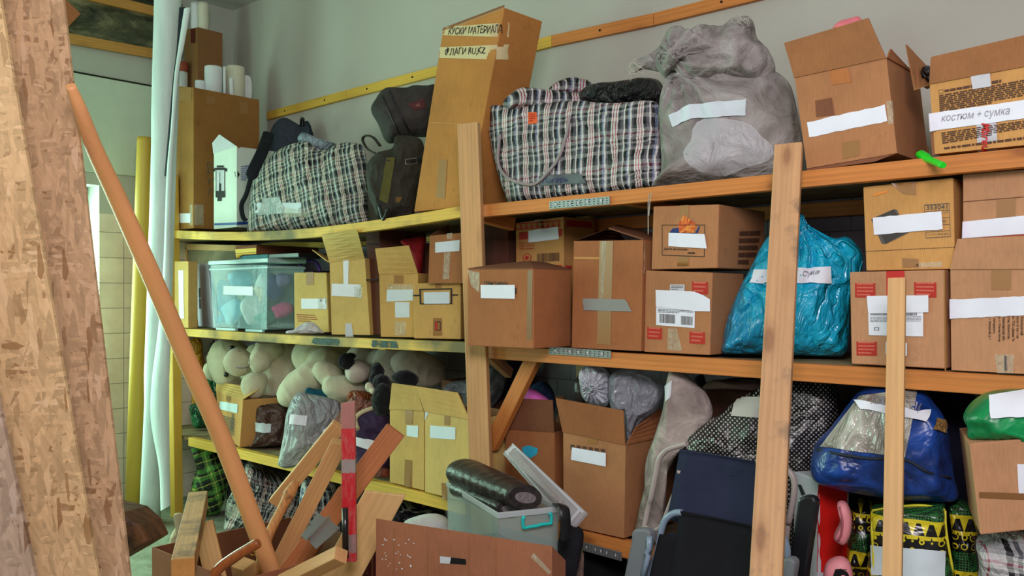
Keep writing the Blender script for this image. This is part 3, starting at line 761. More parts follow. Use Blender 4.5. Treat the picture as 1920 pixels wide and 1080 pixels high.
decal('tape', b.body, q('J', 1035, 695, 1120, 680, 1120, 755, 1040, 775), TAPE_B); decal('tape', b.body, q('J', 975, 345, 1065, 330, 1080, 400, 985, 415), K_R2)
decal('clear_tape', b.body, q('J', 905, 490, 985, 475, 1000, 560, 910, 570), K_D)
PINK = fabric('pink_cloth', rgb(238, 130, 140), .7)
bag('pink_cloth_bundle', 'bit of pink cloth peeping over the tilted open box', 'cloth', PINK, [(1562, 60), (1572, 44), (1592, 38), (1612, 35), (1622, 60), (1600, 90)], 2.5, .05, amp=.004, N=50, Rn=8)
# printed carton far right
b = carton('printed_carton', 'cardboard box covered in small print with a handwritten white strip, top right', K_Y, 1753, 2.37, 1990, 2.37, ZT+.006, (158, 112), xt=(1743, 1990), dep=.28, open_=True, inmat=K_IN)
flap(b, 'f', [aY(1746, 107, 2.36), aY(1990, 50, 2.36)], K_M); flap(b, 'l', [aY(1700, 83, 2.5), aY(1716, 168, 2.38)], K_M); flap(b, 'b', [b.c[6]+Vector((0, .0, .05)), b.c[7]+Vector((0, .0, .06))], K_M)
bag('dark_bundle', 'black plastic bundle inside the printed box, top right', 'bundle', crinkle('black_film', rgb(30, 30, 34), rgb(14, 14, 16)), q('R', 200, 400, 215, 320, 260, 295, 300, 320, 330, 420, 260, 470), 2.50, .05, amp=.006, N=50, Rn=8)
P = lambda *a: q('R', *a)
rects('small_print', b.body, P(365, 535, 1100, 400, 1100, 560, 372, 680), para(9, 3, .38), INK_BR); rects('print_heading', b.body, P(410, 490, 890, 402, 890, 425, 412, 508), para(1, 5, .0, 1), INK_BR)
rects('print_frame', b.body, P(362, 490, 400, 484, 402, 518, 364, 524), frame_rects(.08, .08), INK_BR)
rects('small_print', b.body, P(385, 850, 1100, 745, 1100, 830, 395, 950), para(6, 8, .4), INK_BR); rects('print_heading', b.body, P(405, 975, 1085, 885, 1090, 905, 410, 990), para(1, 9, .0, 1), INK_BR)
d1 = decal('paper_label', b.body, P(275, 690, 1150, 565, 1150, 720, 285, 840), PAPER, nx=12, jit=.5, off=.003, label='long white strip with pencil handwriting')
text(b.body, 'костюм + сумка', P(385, 710, 965, 640, 965, 715, 385, 775), INK_P, shear=.25, off=.0045, jit=.05)
decal('clear_tape', b.body, P(630, 372, 795, 350, 805, 460, 650, 485), PAPER_G, off=.003); decal('paper_label', b.body, P(680, 785, 850, 768, 858, 990, 690, 1003), PAPER_G, off=.002)
text(b.body, 'Mareu', P(800, 770, 800, 1000, 725, 1000, 725, 770), INK_R, shear=.2, bold=.02, off=.0045)
decal('seam_tape', b.body, P(290, 850, 318, 846, 326, 1040, 306, 1045), K_IN)
# green marker
o = tube('green_marker', [aY(1720, 289, 2.40), aY(1727, 290, 2.385), aY(1738, 297, 2.36), aY(1742, 299, 2.35), aY(1765, 309, 2.28), aY(1769, 310, 2.27)], [.006, .012, .012, .0085, .0085, .007], plain('green_glow_plastic', rgb(30, 214, 40), .3, spec=.5), n=20)
tag(o, 'bright green marker lying on the edge of the top shelf', 'marker')
# ---- middle shelf, left bay
zm = ZM+.007
b = carton('narrow_carton', 'narrow ochre box with a vertical white strip at the left end of the middle shelf', K_L, 327, 2.33, 353, 2.33, zm, (490, 490), xr=371)
decal('paper_label', b.body, q('C', 47, 340, 76, 340, 80, 626, 52, 626), PAPER, label='vertical white paper strip')
def slab(name, Q, t, mat, label=None, cat=None, parent=None, group=None, zb=None, bevel=.001):
    vs = [aY(x, y, Y) for x, y, Y in Q]
    if zb is not None:
        for i in (2, 3): vs[i].z = zb
    n_ = (vs[1]-vs[0]).cross(vs[3]-vs[0]).normalized()
    if n_.dot(vs[0]-CAM) < 0: n_ = -n_
    v2 = vs+[v+n_*t for v in vs]
    o = mesh(name, v2, [(3,2,1,0),(4,5,6,7),(0,1,5,4),(1,2,6,5),(2,3,7,6),(3,0,4,7)], mat, parent, bevel=bevel)
    return tag(o, label, cat, group) if label or cat else o
o = slab('grey_folder', [(361, 494, 2.50), (389, 494, 2.42), (404, 613, 2.42), (372, 613, 2.50)], .02, paper('lilac_grey_card', rgb(176, 172, 190)), 'pale lilac grey card folder standing between the narrow box and the clear tub', 'folder', zb=zm)
rects('slot', o, q('C', 168, 445, 180, 445, 183, 568, 172, 568), [(0,0,1,.45), (.2,.45,.6,.55), (0,.55,1,1)], INK)
# framed canvas
fr = root('framed_canvas', 'old framed canvas standing behind the clear tub', 'picture frame', aY(400, 560, 2.64))
C4 = [(350, 463, 2.635), (470, 466, 2.635), (470, 600, 2.635), (350, 600, 2.635)]
slab('canvas', C4, .006, fabric('canvas_back', rgb(150, 136, 112), .9, .35, 5), parent=fr, zb=ZM)
for a, c in ((0, 1), (1, 2), (3, 0)):
    plank('frame_bar', aY(*C4[a]), aY(*C4[c]), .035, .02, (0, 0, 1) if a == 0 else (1, 0, 0), W_P if a != 3 else W_P, fr)
# clear tub
TUB = clear('tub_plastic', rgb(190, 230, 238), .17, .15, .25, 5); TUBR = clear('tub_rim', rgb(190, 222, 226), .62, .2, .2, 5)
b = carton('body', '', TUB, 400, 2.38, 500, 2.38, zm+.006, (497, 497), xt=(394, 501), dep=.215, open_=True, wall=.003,
           par_=root('clear_tub', 'clear bluish storage tub of clothes on the middle shelf', 'storage tub', aY(460, 600, 2.5)+Vector((0,0,-.1))), bevel=0)
tb = b; rr = b.root
ez = b.c[4].z
def rim(b, o_, z0, z1, mat, name, parent):
    cs = b.c[4:8]; c0 = sum(cs, Vector())/4; vs = []
    for z in (z0, z1):
        for p_ in cs:
            d = (p_-c0); d.z = 0; v = p_+d.normalized()*o_; v.z = z; vs.append(v)
    return mesh(name, vs, HEX, mat, parent, bevel=.004)
rim(b, .014, ez, ez+.022, TUBR, 'lid', rr); rim(b, .010, ez-.03, ez-.018, TUBR, 'rim_ridge', rr)
decal('paper_label', b.body, q('C', 315, 432, 490, 436, 490, 490, 315, 484), PAPER, label='white label strip'); decal('clear_tape', b.body, q('C', 490, 436, 545, 440, 540, 540, 520, 500), TAPE_C)
for k, (x0_, x1_) in enumerate(((285, 400), (460, 560))):
    m_ = [aY(*q('C', x, 700)[0], 2.40) for x in (x0_, x1_)]; boxm('foot', (m_[0].x, 2.385, ZM), (m_[1].x, 2.40, ZM+.012), TUBR, rr)
cols = [('teal', rgb(10, 140, 190)), ('sky', rgb(110, 210, 244)), ('orange', rgb(250, 170, 50)), ('white', rgb(236, 244, 236)), ('navy', rgb(30, 50, 130)), ('pink', rgb(220, 60, 140)), ('cream', rgb(226, 230, 180)), ('slate', rgb(130, 126, 180)), ('green', rgb(50, 120, 100))]
cx = {n: fabric('cloth_'+n, c, .85, .3, 14, .6) for n, c in cols}
items = [('teal', 422, 560, 30, 34), ('orange', 415, 520, 12, 14), ('sky', 450, 525, 26, 20), ('sky', 436, 585, 20, 24), ('white', 475, 580, 22, 34), ('cream', 455, 560, 14, 24), ('teal', 405+20, 600, 20, 14), ('navy', 515, 540, 16, 30), ('slate', 530, 525, 14, 16), ('pink', 530, 582, 20, 16), ('green', 500, 598, 22, 14), ('white', 490, 540, 12, 24)]
for i, (n_, x, y, rx, ry) in enumerate(items):
    Y_ = 2.445+.04*((i*7) % 3); 
    if x > 500: Y_ = 2.52+.02*(i % 3)
    pts = [(x+rx*cos(a)*(1+.2*sin(3*a+i)), y+ry*sin(a)*(1+.2*sin(2*a+i))) for a in [2*pi*k/9 for k in range(9)]]
    o = bag('folded_cloth', 'cloth in tub', 'cloth', cx[n_], pts, Y_, .05, amp=.008, N=40, Rn=8, seed=i, zb=zm+.02)
    for i_ in o.data.vertices:                       # keep the cloth inside the tub walls
        wv = o.matrix_basis @ i_.co; wv.x = min(max(wv.x, tb.c[0].x+.012), tb.c[1].x-.012); wv.y = min(max(wv.y, 2.395), 2.585); wv.z = min(max(wv.z, zm+.012), ez-.01); i_.co = o.matrix_basis.inverted() @ wv
    names_ = {0: 'teal cloth low at the left', 1: 'orange cloth at the upper left', 2: 'sky blue cloth in the upper middle', 3: 'sky blue cloth lower left of centre', 4: 'white cloth low in the middle', 5: 'cream cloth in the middle', 6: 'teal cloth at the bottom left', 7: 'navy cloth in the right half', 8: 'slate cloth at the upper right', 9: 'pink cloth at the lower right', 10: 'dark green cloth at the bottom right', 11: 'white cloth right of centre'}
    o['label'] = names_[i]+' inside the clear tub'; o['category'] = 'cloth'; o['group'] = 'clothes in the clear tub'
# books and board on the tub
b = carton('blue_book', 'flat teal blue box file lying on the lid of the clear tub', paper('teal_card', rgb(70, 130, 140)), 449, 2.43, 502, 2.43, ez+.0225, (483, 483), dep=.2, zt=ez+.045, cat='box file')
b = carton('black_folder', 'black folder lying on the tub lid beside the teal file', BLACK, 504, 2.43, 560, 2.44, ez+.0225, (481, 481), dep=.2, zt=ez+.045, cat='folder')
b = carton('flat_box', 'long flat box with a yellow end and brown sides on top of the clear tub', kraft('carton_brown', rgb(128, 78, 50)), 441, 2.42, 481, 2.42, ez+.046, (466, 465), dep=.38, zt=ez+.046+.05, cat='flat box')
decal('yellow_end', b.body, q('C', 386, 214, 511, 206, 511, 230, 388, 238), plain('yellow_card', rgb(232, 190, 60), .6), label='bright yellow end')
decal('yellow_end', b.body, q('C', 388, 241, 511, 233, 511, 256, 390, 264), plain('yellow_card2', rgb(226, 180, 50), .6), label='bright yellow end, lower half')
# basket with purple handle
bs = root('purple_basket', 'small dark basket with a purple handle behind the ochre labelled box', 'basket', aY(580, 560, 2.66)+Vector((0,0,-.15)))
PUR = plain('purple_plastic', rgb(96, 60, 170), .35)
c_ = aY(580, 508, 2.66); boxm('basket_body', (c_.x-.09, 2.62, ZM), (c_.x+.08, 2.78, c_.z), plain('basket_dark', rgb(58, 50, 70), .5), bs, bevel=.008)
tube('handle', crv([aY(562, 507, 2.66), aY(563, 494, 2.66), aY(572, 489, 2.66), aY(590, 491, 2.66), aY(598, 500, 2.66), aY(599, 509, 2.66)], 6), .008, PUR, bs, 10)
b = carton('small_carton', 'small ochre box with a taped white label beside the clear tub', K_L2, 552, 2.44, 617, 2.50, zm, (511, 511), xt=(551, 612), dep=.25, tape=TAPE_B)
decal('paper_label', b.body, qd('C', 778, 508, 930, 568), PAPER); decal('clear_tape', b.body, qd('C', 880, 500, 940, 575), TAPE_C)
rects('print', b.body, q('C', 750, 600, 860, 605, 890, 655, 760, 650), para(4, 2, .6), RED_F)
tag(bag('crumpled_paper', '', '', PAPER_G, q('C', 690, 700, 735, 690, 790, 655, 850, 650, 905, 700, 915, 722, 850, None, 760, None, 690, None), 2.385, .035, zb=zm-.002, amp=.012, fr=22, N=60, Rn=10, p=2), 'crumpled white paper lying on the middle shelf edge before the small box', 'crumpled paper')
b = carton('tall_open_carton', 'tall ochre box with its flap raised and T-shaped white tape, middle shelf', K_L2, 622, 2.37, 694, 2.45, zm, (491, 484), xt=(618, 684), dep=.14, open_=True, inmat=K_IN)
flap(b, 'f', [aY(603, 439, 2.33), aY(670, 430, 2.335)], K_L2); flap(b, 'l', [aY(586, 468, 2.46), aY(612, 488, 2.36)], K_L)
decal('tape', b.body, q('C', 1027, 275, 1060, 275, 1058, 430, 1030, 430), PAPER, off=.001, label='vertical white tape'); decal('paper_label', b.body, q('C', 960, 418, 1128, 424, 1135, 500, 958, 490), PAPER, label='white label'); decal('clear_tape', b.body, q('C', 1095, 420, 1140, 425, 1142, 510, 1095, 498), TAPE_C)
decal('clear_tape', b.body, q('C', 1042, 655, 1078, 655, 1088, 735, 1040, 735), PAPER_G)
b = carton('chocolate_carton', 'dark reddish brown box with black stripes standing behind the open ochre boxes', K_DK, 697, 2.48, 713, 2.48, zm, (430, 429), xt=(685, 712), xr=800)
rects('black_line', b.body, q('Y', 30, 218, 1000, 216, 1000, 545, 30, 545), [(0,0,.13,.03),(0,.96,.13,1)], INK)
rects('print_outline', b.body, q('Y', 145, 160, 520, 165, 520, 400, 145, 400), [(0,0,1,.02),(0,0,.01,1)], INK)
b = carton('flap_carton', 'ochre box with a leaning open flap and two stacked white labels, middle shelf', K_L, 714, 2.38, 782, 2.45, zm, (514, 512), xt=(711, 784), dep=.24, open_=True, inmat=K_IN)
flap(b, 'f', [aY(704, 466, 2.36), aY(767, 460, 2.40)], K_L)
decal('paper_label', b.body, q('Y', 215, 625, 445, 622, 445, 722, 210, 730), PAPER_B, label='upper white label'); decal('paper_label', b.body, q('Y', 285, 735, 412, 735, 415, 870, 288, 872), PAPER_B, label='lower white label')
decal('tape', b.body, qd('Y', 275, 498, 358, 570), TAPE_B); decal('clear_tape', b.body, qd('Y', 285, 905, 380, 1028), TAPE_C); decal('clear_tape', b.body, qd('Y', 225, 580, 440, 620), TAPE_C)
b = carton('band_carton', 'ochre box with a dark band and framed white label beside the post, middle shelf', K_L, 776, 2.37, 864, 2.45, zm, (532, 528), xt=(775, 864), dep=.22)
bc = b
rects('black_line', b.body, q('Y', 445, 660, 865, 655, 865, 690, 445, 690), [(0,.35,.14,.7),(.80,.3,1,.65)], INK)
rects('print_outline', b.body, q('Y', 500, 618, 790, 612, 790, 752, 505, 755), frame_rects(.08, .05), INK)
decal('paper_label', b.body, q('Y', 540, 648, 765, 644, 768, 748, 542, 750), PAPER_B, off=.003); decal('tape', b.body, qd('Y', 620, 875, 698, 1030), TAPE_B); decal('clear_tape', b.body, qd('Y', 640, 560, 690, 610), TAPE_B)
rects('red_print', b.body, qd('Y', 638, 905, 688, 985), [(.05,.05,.45,.95)], RED_P); rects('black_print', b.body, qd('Y', 638, 905, 688, 985), frame_rects(.1,.12), INK, off=.002)
zz = b.c[4].z+.001
b = carton('upper_carton', 'brownish ochre box with a white label, stacked atop the banded box by the post', K_M, 803, 2.37, 874, 2.435, zz, (442, 436), xt=(806, 874), dep=.22, open_=True, inmat=K_D)
flap(b, 'l', [aY(842, 421, 2.56), aY(812, 438, 2.40)], K_D); decal('paper_label', b.body, q('Y', 640, 210, 856, 188, 852, 285, 640, 300), PAPER_B); decal('clear_tape', b.body, q('Y', 720, 300, 775, 295, 760, 530, 705, 535), TAPE_C, ny=6)
decal('clear_tape', b.body, q('Y', 740, 130, 790, 125, 790, 180, 745, 180), TAPE_C)
slab('cardboard_strip', [(788, 456, 2.75), (806, 456, 2.75), (804, 530, 2.75), (787, 530, 2.75)], .006, K_D, 'reddish upright cardboard strip left of the stacked box by the post', 'cardboard strip', zb=zm)
bag('red_cloth_bag', 'dark red cloth bundle showing behind the raised ochre flap', 'cloth bundle', fabric('dark_red', rgb(150, 26, 34), .8, .5), q('Y', 330, 200, 430, 170, 520, 150, 560, 180, 540, 300, 520, 480, 480, 470, 420, 300), 2.56, .05, amp=.006, N=60, Rn=8)
# ---- middle shelf, right bay
b = carton('wide_carton', 'wide box with an orange lit side and taped corners right of the middle post', K_R, 877, 2.195, 1000.5, 2.205, ZM+.004, (505, 504), xr=1071)
flap(b, 'f', [aY(938, 496, 2.40), aY(992, 491, 2.42)], K_D); flap(b, 'r', [aY(990, 491, 2.45), aY(1020, 493, 2.55)], K_D)
text(b.body, 'ITEM 240503', q('H', 218, 532, 358, 538, 358, 562, 218, 560), INK, bold=.015)
decal('paper_label', b.body, q('H', 198, 553, 402, 553, 402, 637, 200, 632), PAPER, off=.004); rects('ink_bar', b.body, q('H', 402, 572, 410, 572, 410, 606, 402, 606), [(0,0,1,1)], INK)
decal('clear_tape', b.body, q('H', 120, 465, 190, 480, 188, 600, 140, 560), TAPE_C); decal('clear_tape', b.body, q('H', 475, 465, 505, 465, 500, 880, 470, 880), TAPE_D, ny=8, off=.001)
b = carton('patterned_carton', 'beige box with a red scalloped border and barcode, back of the middle shelf', K_Y, 967, 2.66, 1057, 2.66, ZM, (418, 406), dep=.2, tape=TAPE_B)
P = lambda *a: q('H', *a)
def scallops(Q, n):
    rs = []
    for i in range(n):
        for k in range(5):
            w2 = .42*math.sqrt(1-(k/5)**2)/n; rs.append(((i+.5)/n-w2, .18+k*.14, (i+.5)/n+w2, .18+(k+.7)*.14))
    return rs
decal('red_border', b.body, P(405, 188, 695, 165, 695, 205, 405, 228), RED_P, nx=8); rects('scallop', b.body, P(405, 188, 695, 165, 695, 205, 405, 228), scallops(None, 9), K_Y)
decal('red_border', b.body, P(705, 165, 860, 178, 860, 215, 705, 205), RED_P, off=.001)
decal('red_panel', b.body, P(425, 240, 680, 218, 680, 262, 425, 285), RED_P, label='red printed panel'); decal('paper_label', b.body, P(480, 232, 658, 206, 663, 280, 482, 302), PAPER, off=.003)
text(b.body, 'Масса нетто\nТара картон\nТара единиц', P(424, 298, 520, 290, 515, 345, 424, 345), RED_P)
rects('barcode', b.body, P(532, 368, 668, 360, 668, 410, 532, 418), bars(26, 3), INK_BR)
a_ = [2*pi*k/20 for k in range(20)]; polydecal('round_emblem', b.body, [q('H', 472+26*cos(t), 392+26*sin(t))[0] for t in a_], RED_P); polydecal('round_emblem', b.body, [q('H', 472+21*cos(t), 392+21*sin(t))[0] for t in a_], K_Y, off=.002); polydecal('round_emblem', b.body, [q('H', 472+12*cos(t), 392+12*sin(t))[0] for t in a_], RED_P, off=.003)
decal('red_border', b.body, P(620, 432, 735, 440, 735, 465, 620, 455), RED_P)
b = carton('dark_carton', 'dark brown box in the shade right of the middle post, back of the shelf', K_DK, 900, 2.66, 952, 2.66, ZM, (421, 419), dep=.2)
b = carton('tall_taped_carton', 'tall box with one grey tape patch and brown tape down its middle', K_R, 1072, 2.36, 1202, 2.36, ZM+.003, (452, 450), xt=(1076, 1206), dep=.33, open_=True, inmat=K_IN)
mL, mR = aY(1138, 430, 2.45), aY(1150, 426, 2.60)
flap(b, 'l', [aY(1152, 424, 2.65), aY(1135, 430, 2.38)], K_D); flap(b, 'r', [aY(1141, 429, 2.38), aY(1158, 423, 2.65)], K_D)
decal('tape', b.body, q('H', 905, 292, 985, 292, 970, 912, 888, 905), TAPE_B, ny=8); decal('clear_tape', b.body, q('H', 918, 292, 945, 292, 925, 640, 910, 640), TAPE_C, ny=8, off=.002)
decal('tape', b.body, q('H', 808, 634, 1060, 640, 1096, 712, 806, 704), TAPE_G, off=.003, jx=1.5, label='grey cloth tape patch'); decal('clear_tape', b.body, q('H', 752, 386, 905, 388, 905, 402, 752, 400), K_Y)
decal('clear_tape', b.body, q('H', 1165, 300, 1172, 300, 1170, 490, 1162, 490), TAPE_C)
b = carton('parcel_carton', 'parcel box with barcode and red stamps under another box, left of the blue bag', K_T2, 1207, 2.37, 1331, 2.37, ZM, (507, 511), xt=(1210, 1336), xr=1390)
P = lambda *a: q('X', *a)
flap(b, 'l', [b.c[7]+Vector((0, 0, .10)), b.c[4]+Vector((-.002, 0, .10))], K_M)
for nm, Q_ in (('red_stamp', P(352, 570, 460, 572, 460, 655, 355, 650)), ('red_stamp', P(50, 876, 150, 882, 150, 960, 50, 955)), ('red_stamp', P(335, 904, 440, 910, 440, 992, 335, 985))):
    decal(nm, b.body, Q_, RED_P, label='red stamped rectangle'); rects('stamp_print', b.body, Q_, para(3, int(Q_[0][0]), .6, .8, .12, .88), PALE_R)
d = decal('shipping_label', b.body, P(112, 640, 374, 655, 370, 882, 110, 862), PAPER, label='white shipping label')
rects('barcode', b.body, P(135, 786, 240, 792, 240, 852, 135, 846), bars(22, 5), INK_G, off=.003); rects('barcode', b.body, P(280, 800, 362, 806, 362, 864, 280, 858), bars(18, 6), INK_G, off=.003)
rects('label_print', b.body, P(125, 752, 362, 765, 362, 790, 125, 780), para(3, 6, .6), INK_G, off=.003); decal('paper_label', b.body, P(204, 588, 302, 588, 302, 640, 204, 635), PAPER_G)
rects('label_print', b.body, P(212, 596, 294, 596, 294, 630, 212, 630), para(3, 9, .6), INK_G)
polydecal('paper_label', b.body, P(110, 625, 200, 628, 370, 636, 430, 660, 476, 688, 477, 770, 370, 768, 112, 738), PAPER, off=.004, label='torn white paper over the shipping label')
decal('clear_tape', b.body, P(190, 885, 250, 885, 288, 1036, 186, 1030), TAPE_C)
zz = b.c[4].z+.002
b = carton('stamped_carton', 'box with an orange foil picture and black frame, stacked left of the blue bag', K_T2, 1221, 2.365, 1345, 2.365, zz, (387, 383), xt=(1225, 1348), xr=1432)
rects('print_frame', b.body, P(150, 185, 442, 185, 438, 402, 150, 392), frame_rects(.018, .014), INK)
polydecal('picture', b.body, P(200, 238, 222, 210, 262, 205, 300, 240, 372, 245, 400, 190, 405, 200, 392, 242, 300, 250), plain('navy_print', rgb(28, 44, 110), .5), off=.0015, label='dark blue part of the foil picture')
g = G('orange_foil', .35); nn = g.noise(g.map(), 30, 5, .7, 2); g.col(g.ramp(nn.outputs[0], [(.3, rgb(120, 20, 16)), (.5, rgb(214, 84, 22)), (.7, rgb(246, 190, 80))]))
polydecal('picture', b.body, P(296, 118, 380, 180, 366, 240, 268, 240, 258, 185), g.m, off=.002, label='orange foil flame picture')
decal('paper_label', b.body, P(197, 240, 440, 248, 455, 346, 196, 330), PAPER, off=.004)
text(b.body, 'Дата выпуска:', P(162, 340, 326, 344, 326, 362, 162, 358), INK, shear=.2, bold=.02); rects('small_print', b.body, P(325, 370, 405, 372, 403, 384, 325, 382), para(1, 4, .1), INK)
decal('tape', b.body, P(270, 55, 330, 52, 328, 180, 270, 180), TAPE_B); decal('tape', b.body, P(256, 402, 330, 402, 326, 494, 250, 494), TAPE_B)
rects('side_print', b.body, P(668, 230, 810, 225, 770, 470, 655, 470), para(5, 3, .4), INK_BR)
b = carton('red_stamp_carton', 'parcel box with red tape stripe and stamps below the yellowish numbered box', K_T, 1596.5, 2.37, 1774, 2.37, ZM-.004, (510, 506), xt=(1593, 1771), dep=.33)
bR = b; P = lambda *a: q('T', *a)
for Q_ in (P(120, 158, 316, 160, 318, 298, 122, 296), P(690, 150, 904, 152, 906, 298, 694, 292), P(134, 722, 330, 724, 332, 860, 136, 855)):
    decal('red_stamp', b.body, Q_, RED_P, label='red stamped rectangle'); rects('stamp_print', b.body, Q_, para(4, int(Q_[0][0]), .55, .8, .1, .9), PALE_R)
decal('red_tape', b.body, P(422, 44, 598, 40, 605, 980, 430, 975), INK_R, ny=8, label='red tape stripe'); 
decal('shipping_label', b.body, P(250, 430, 780, 430, 780, 674, 256, 660), PAPER, off=.003, label='white shipping label'); rects('barcode', b.body, P(275, 452, 440, 450, 440, 468, 275, 468), bars(30, 8), INK_G, off=.0045)
rects('barcode', b.body, P(612, 442, 728, 442, 728, 472, 612, 472), bars(18, 9), INK_G, off=.0045); rects('label_print', b.body, P(270, 485, 760, 480, 760, 540, 270, 540), [(0,0,1,.03),(0,.75,1,.78)]+para(4, 7, .7), INK_G, off=.0045)
rects('label_print', b.body, P(310, 585, 356, 585, 356, 614, 310, 614), frame_rects(.12,.12), INK, off=.0045)
decal('paper_label', b.body, P(238, 282, 832, 276, 832, 440, 252, 450), PAPER, off=.005, label='white paper strip'); decal('paper_label', b.body, P(422, 720, 626, 735, 624, 860, 418, 840), PAPER, off=.004)
decal('edge_tape', b.body, P(975, 40, 988, 40, 998, 1010, 985, 1010), TAPE_B, ny=8)
zz = b.c[4].z+.003
b = carton('numbered_carton', 'yellowish box printed 353041 with a white strip, under the top shelf at right', K_Y, 1624, 2.392, 1791, 2.392, zz, (350.5, 333), xt=(1618, 1787), dep=.30)
P = lambda *a: q('U', *a)
polydecal('dark_picture', b.body, P(182, 490, 410, 390, 440, 395, 560, 630, 330, 742, 290, 740), INK_G, label='dark grey tilted squares printed'); polydecal('dark_picture', b.body, P(205, 480, 415, 392, 540, 625, 328, 740), plain('dark_print', rgb(66, 60, 56), .7), off=.002)
text(b.body, '353041', P(742, 348, 954, 340, 954, 388, 744, 396), INK_G, bold=.01)
rects('print_frame', b.body, P(720, 345, 974, 328, 988, 668, 736, 684), frame_rects(.015, .018, [(0,.2,1,.212),(0,.42,1,.432),(0,.62,1,.632),(0,.81,1,.822)]), INK_G)
text(b.body, 'リッチ', P(890, 412, 966, 406, 966, 436, 890, 440), INK_G); text(b.body, 'ml', P(895, 490, 940, 487, 942, 525, 897, 528), INK_G); text(b.body, 'ライオン株式会社', P(750, 635, 970, 628, 970, 650, 750, 656), INK_G)
decal('paper_label', b.body, P(202, 476, 896, 410, 910, 594, 214, 650), PAPER, nx=12, jit=.6, off=.004, label='white paper strip'); rects('dashed_line', b.body, P(128, 814, 1035, 770, 1035, 776, 128, 820), [(i/40, 0, i/40+.017, 1) for i in range(40)], INK_BR)
decal('tape', b.body, P(380, 125, 632, 112, 636, 250, 500, 235), TAPE_B, jx=1); decal('orange_smear', b.body, P(205, 235, 345, 200, 350, 220, 205, 262), plain('orange_smear', rgb(226, 140, 60), .7)); decal('tape', b.body, P(495, 885, 660, 895, 665, 980, 500, 978), TAPE_B)
decal('clear_tape', b.body, P(655, 930, 900, 920, 905, 975, 600, 985), TAPE_C)
b = carton('right_carton', 'big box with a white strip and vertical printed address, right edge of the middle shelf', K_T, 1784, 2.365, 2010, 2.365, ZM-.006, (505, 504), xt=(1782, 2010), dep=.33, open_=True, inmat=K_IN)
flap(b, 'f', [aY(1796, 448, 2.36), aY(2010, 438, 2.36)], K_T); P = lambda *a: q('T', *a)
decal('tape', b.body, P(1432, 20, 1625, 18, 1622, 225, 1432, 225), TAPE_B, off=.001); decal('paper_label', b.body, P(1030, 318, 1760, 285, 1760, 470, 1032, 500), PAPER, nx=14, jit=.8, off=.003, label='long white paper strip')
TX = [('Капшагай', 1722, 482, 660), ('тугул 23 км, 1-ая', 1676, 476, 690), ('ль: ТОО «Дивия Те', 1636, 476, 718), ('стан, Казахстан,', 1592, 480, 700), ('Алматинская обл.', 1546, 480, 715), ('м. с. Отеген батыр', 1502, 484, 722), ('Автодорога', 1452, 495, 640), ('г. Капшагай, д. 1', 1410, 500, 698)]
for s_, x, ya, yb_ in TX: text(b.body, s_, P(x+26, ya, x+26, yb_, x-4, yb_, x-4, ya), INK_BR, bold=.02, off=.002)
decal('clear_tape', b.body, P(1470, 845, 1660, 850, 1640, 1030, 1490, 1025), TAPE_C); rects('ink_bar', b.body, P(1562, 860, 1584, 860, 1584, 1000, 1562, 1000), [(0,0,1,1)], INK_G)
zz = b.c[4].z+.003
b = carton('back_right_carton', 'box with a wide white strip above the right edge box, just under the top shelf', K_T, 1805, 2.40, 2010, 2.40, zz, (327, 310), dep=.28); P = lambda *a: q('U', *a)
decal('paper_label', b.body, P(1105, 518, 1740, 455, 1740, 640, 1100, 686), PAPER, nx=14, off=.003, label='wide white paper strip'); rects('crease', b.body, P(1110, 312, 1728, 262, 1728, 268, 1110, 318), [(0,0,1,1)], K_D)
decal('tape', b.body, P(1450, 300, 1640, 285, 1640, 460, 1450, 478), TAPE_B, off=.001); decal('red_edge', b.body, P(1300, 672, 1740, 640, 1740, 662, 1300, 680), RED_F)
# ---- low shelf
zl = ZL+.004
b = carton('printed_ochre_carton', 'ochre box with a white label and small print under the plush bear', K_Y, 412, 2.52, 449, 2.37, zl, (733, 750), xt=(405, 455.5), dep=.28)
P = lambda *a: q('D', *a)
decal('paper_label', b.body, P(263, 375, 360, 392, 358, 440, 262, 418), PAPER_B, off=.003); rects('small_print', b.body, P(262, 445, 345, 470, 340, 575, 272, 550), para(11, 4, .45), INK_G); decal('tape', b.body, P(298, 345, 322, 350, 320, 378, 296, 372), TAPE_B)
flap(b, 'f', [b.c[4]+Vector((-.02, .02, .05)), b.c[5]+Vector((0, .10, .05))], K_L); rects('small_print', b.body, P(328, 440, 342, 445, 335, 540, 322, 535), para(14, 6, .3), INK_G)
b = carton('flap_up_carton', 'ochre box with its flap up, left one of the pair by the middle post', K_L, 731, 2.37, 795, 2.36, ZL-.004, (767, 770), dep=.27, open_=True, inmat=K_IN)
P = lambda *a: q('I', *a)
flap(b, 'f', [aY(736, 718, 2.36), aY(782, 724, 2.36)], K_L); decal('paper_label', b.body, P(158, 370, 213, 372, 211, 428, 158, 420), PAPER_B); decal('tape', b.body, P(150, 300, 188, 300, 185, 365, 152, 365), TAPE_B); decal('tape', b.body, P(150, 530, 183, 535, 180, 665, 145, 655), TAPE_B)
b = carton('flap_up_carton', 'ochre box with a wide slanting flap, right one of the pair by the middle post', K_L2, 797, 2.33, 882, 2.315, ZL+.002, (771, 787), dep=.27, open_=True, inmat=K_IN)
flap(b, 'f', [aY(781, 724, 2.33), aY(859, 736, 2.33)], K_L); decal('paper_label', b.body, P(268, 370, 388, 380, 387, 437, 268, 430), PAPER_B); decal('tape', b.body, P(335, 325, 362, 328, 360, 370, 335, 368), TAPE_B); decal('tape', b.body, P(322, 640, 352, 645, 352, 725, 325, 715), TAPE_B); decal('torn_corner', b.body, P(244, 306, 262, 310, 246, 345, 244, 345), PAPER_G)
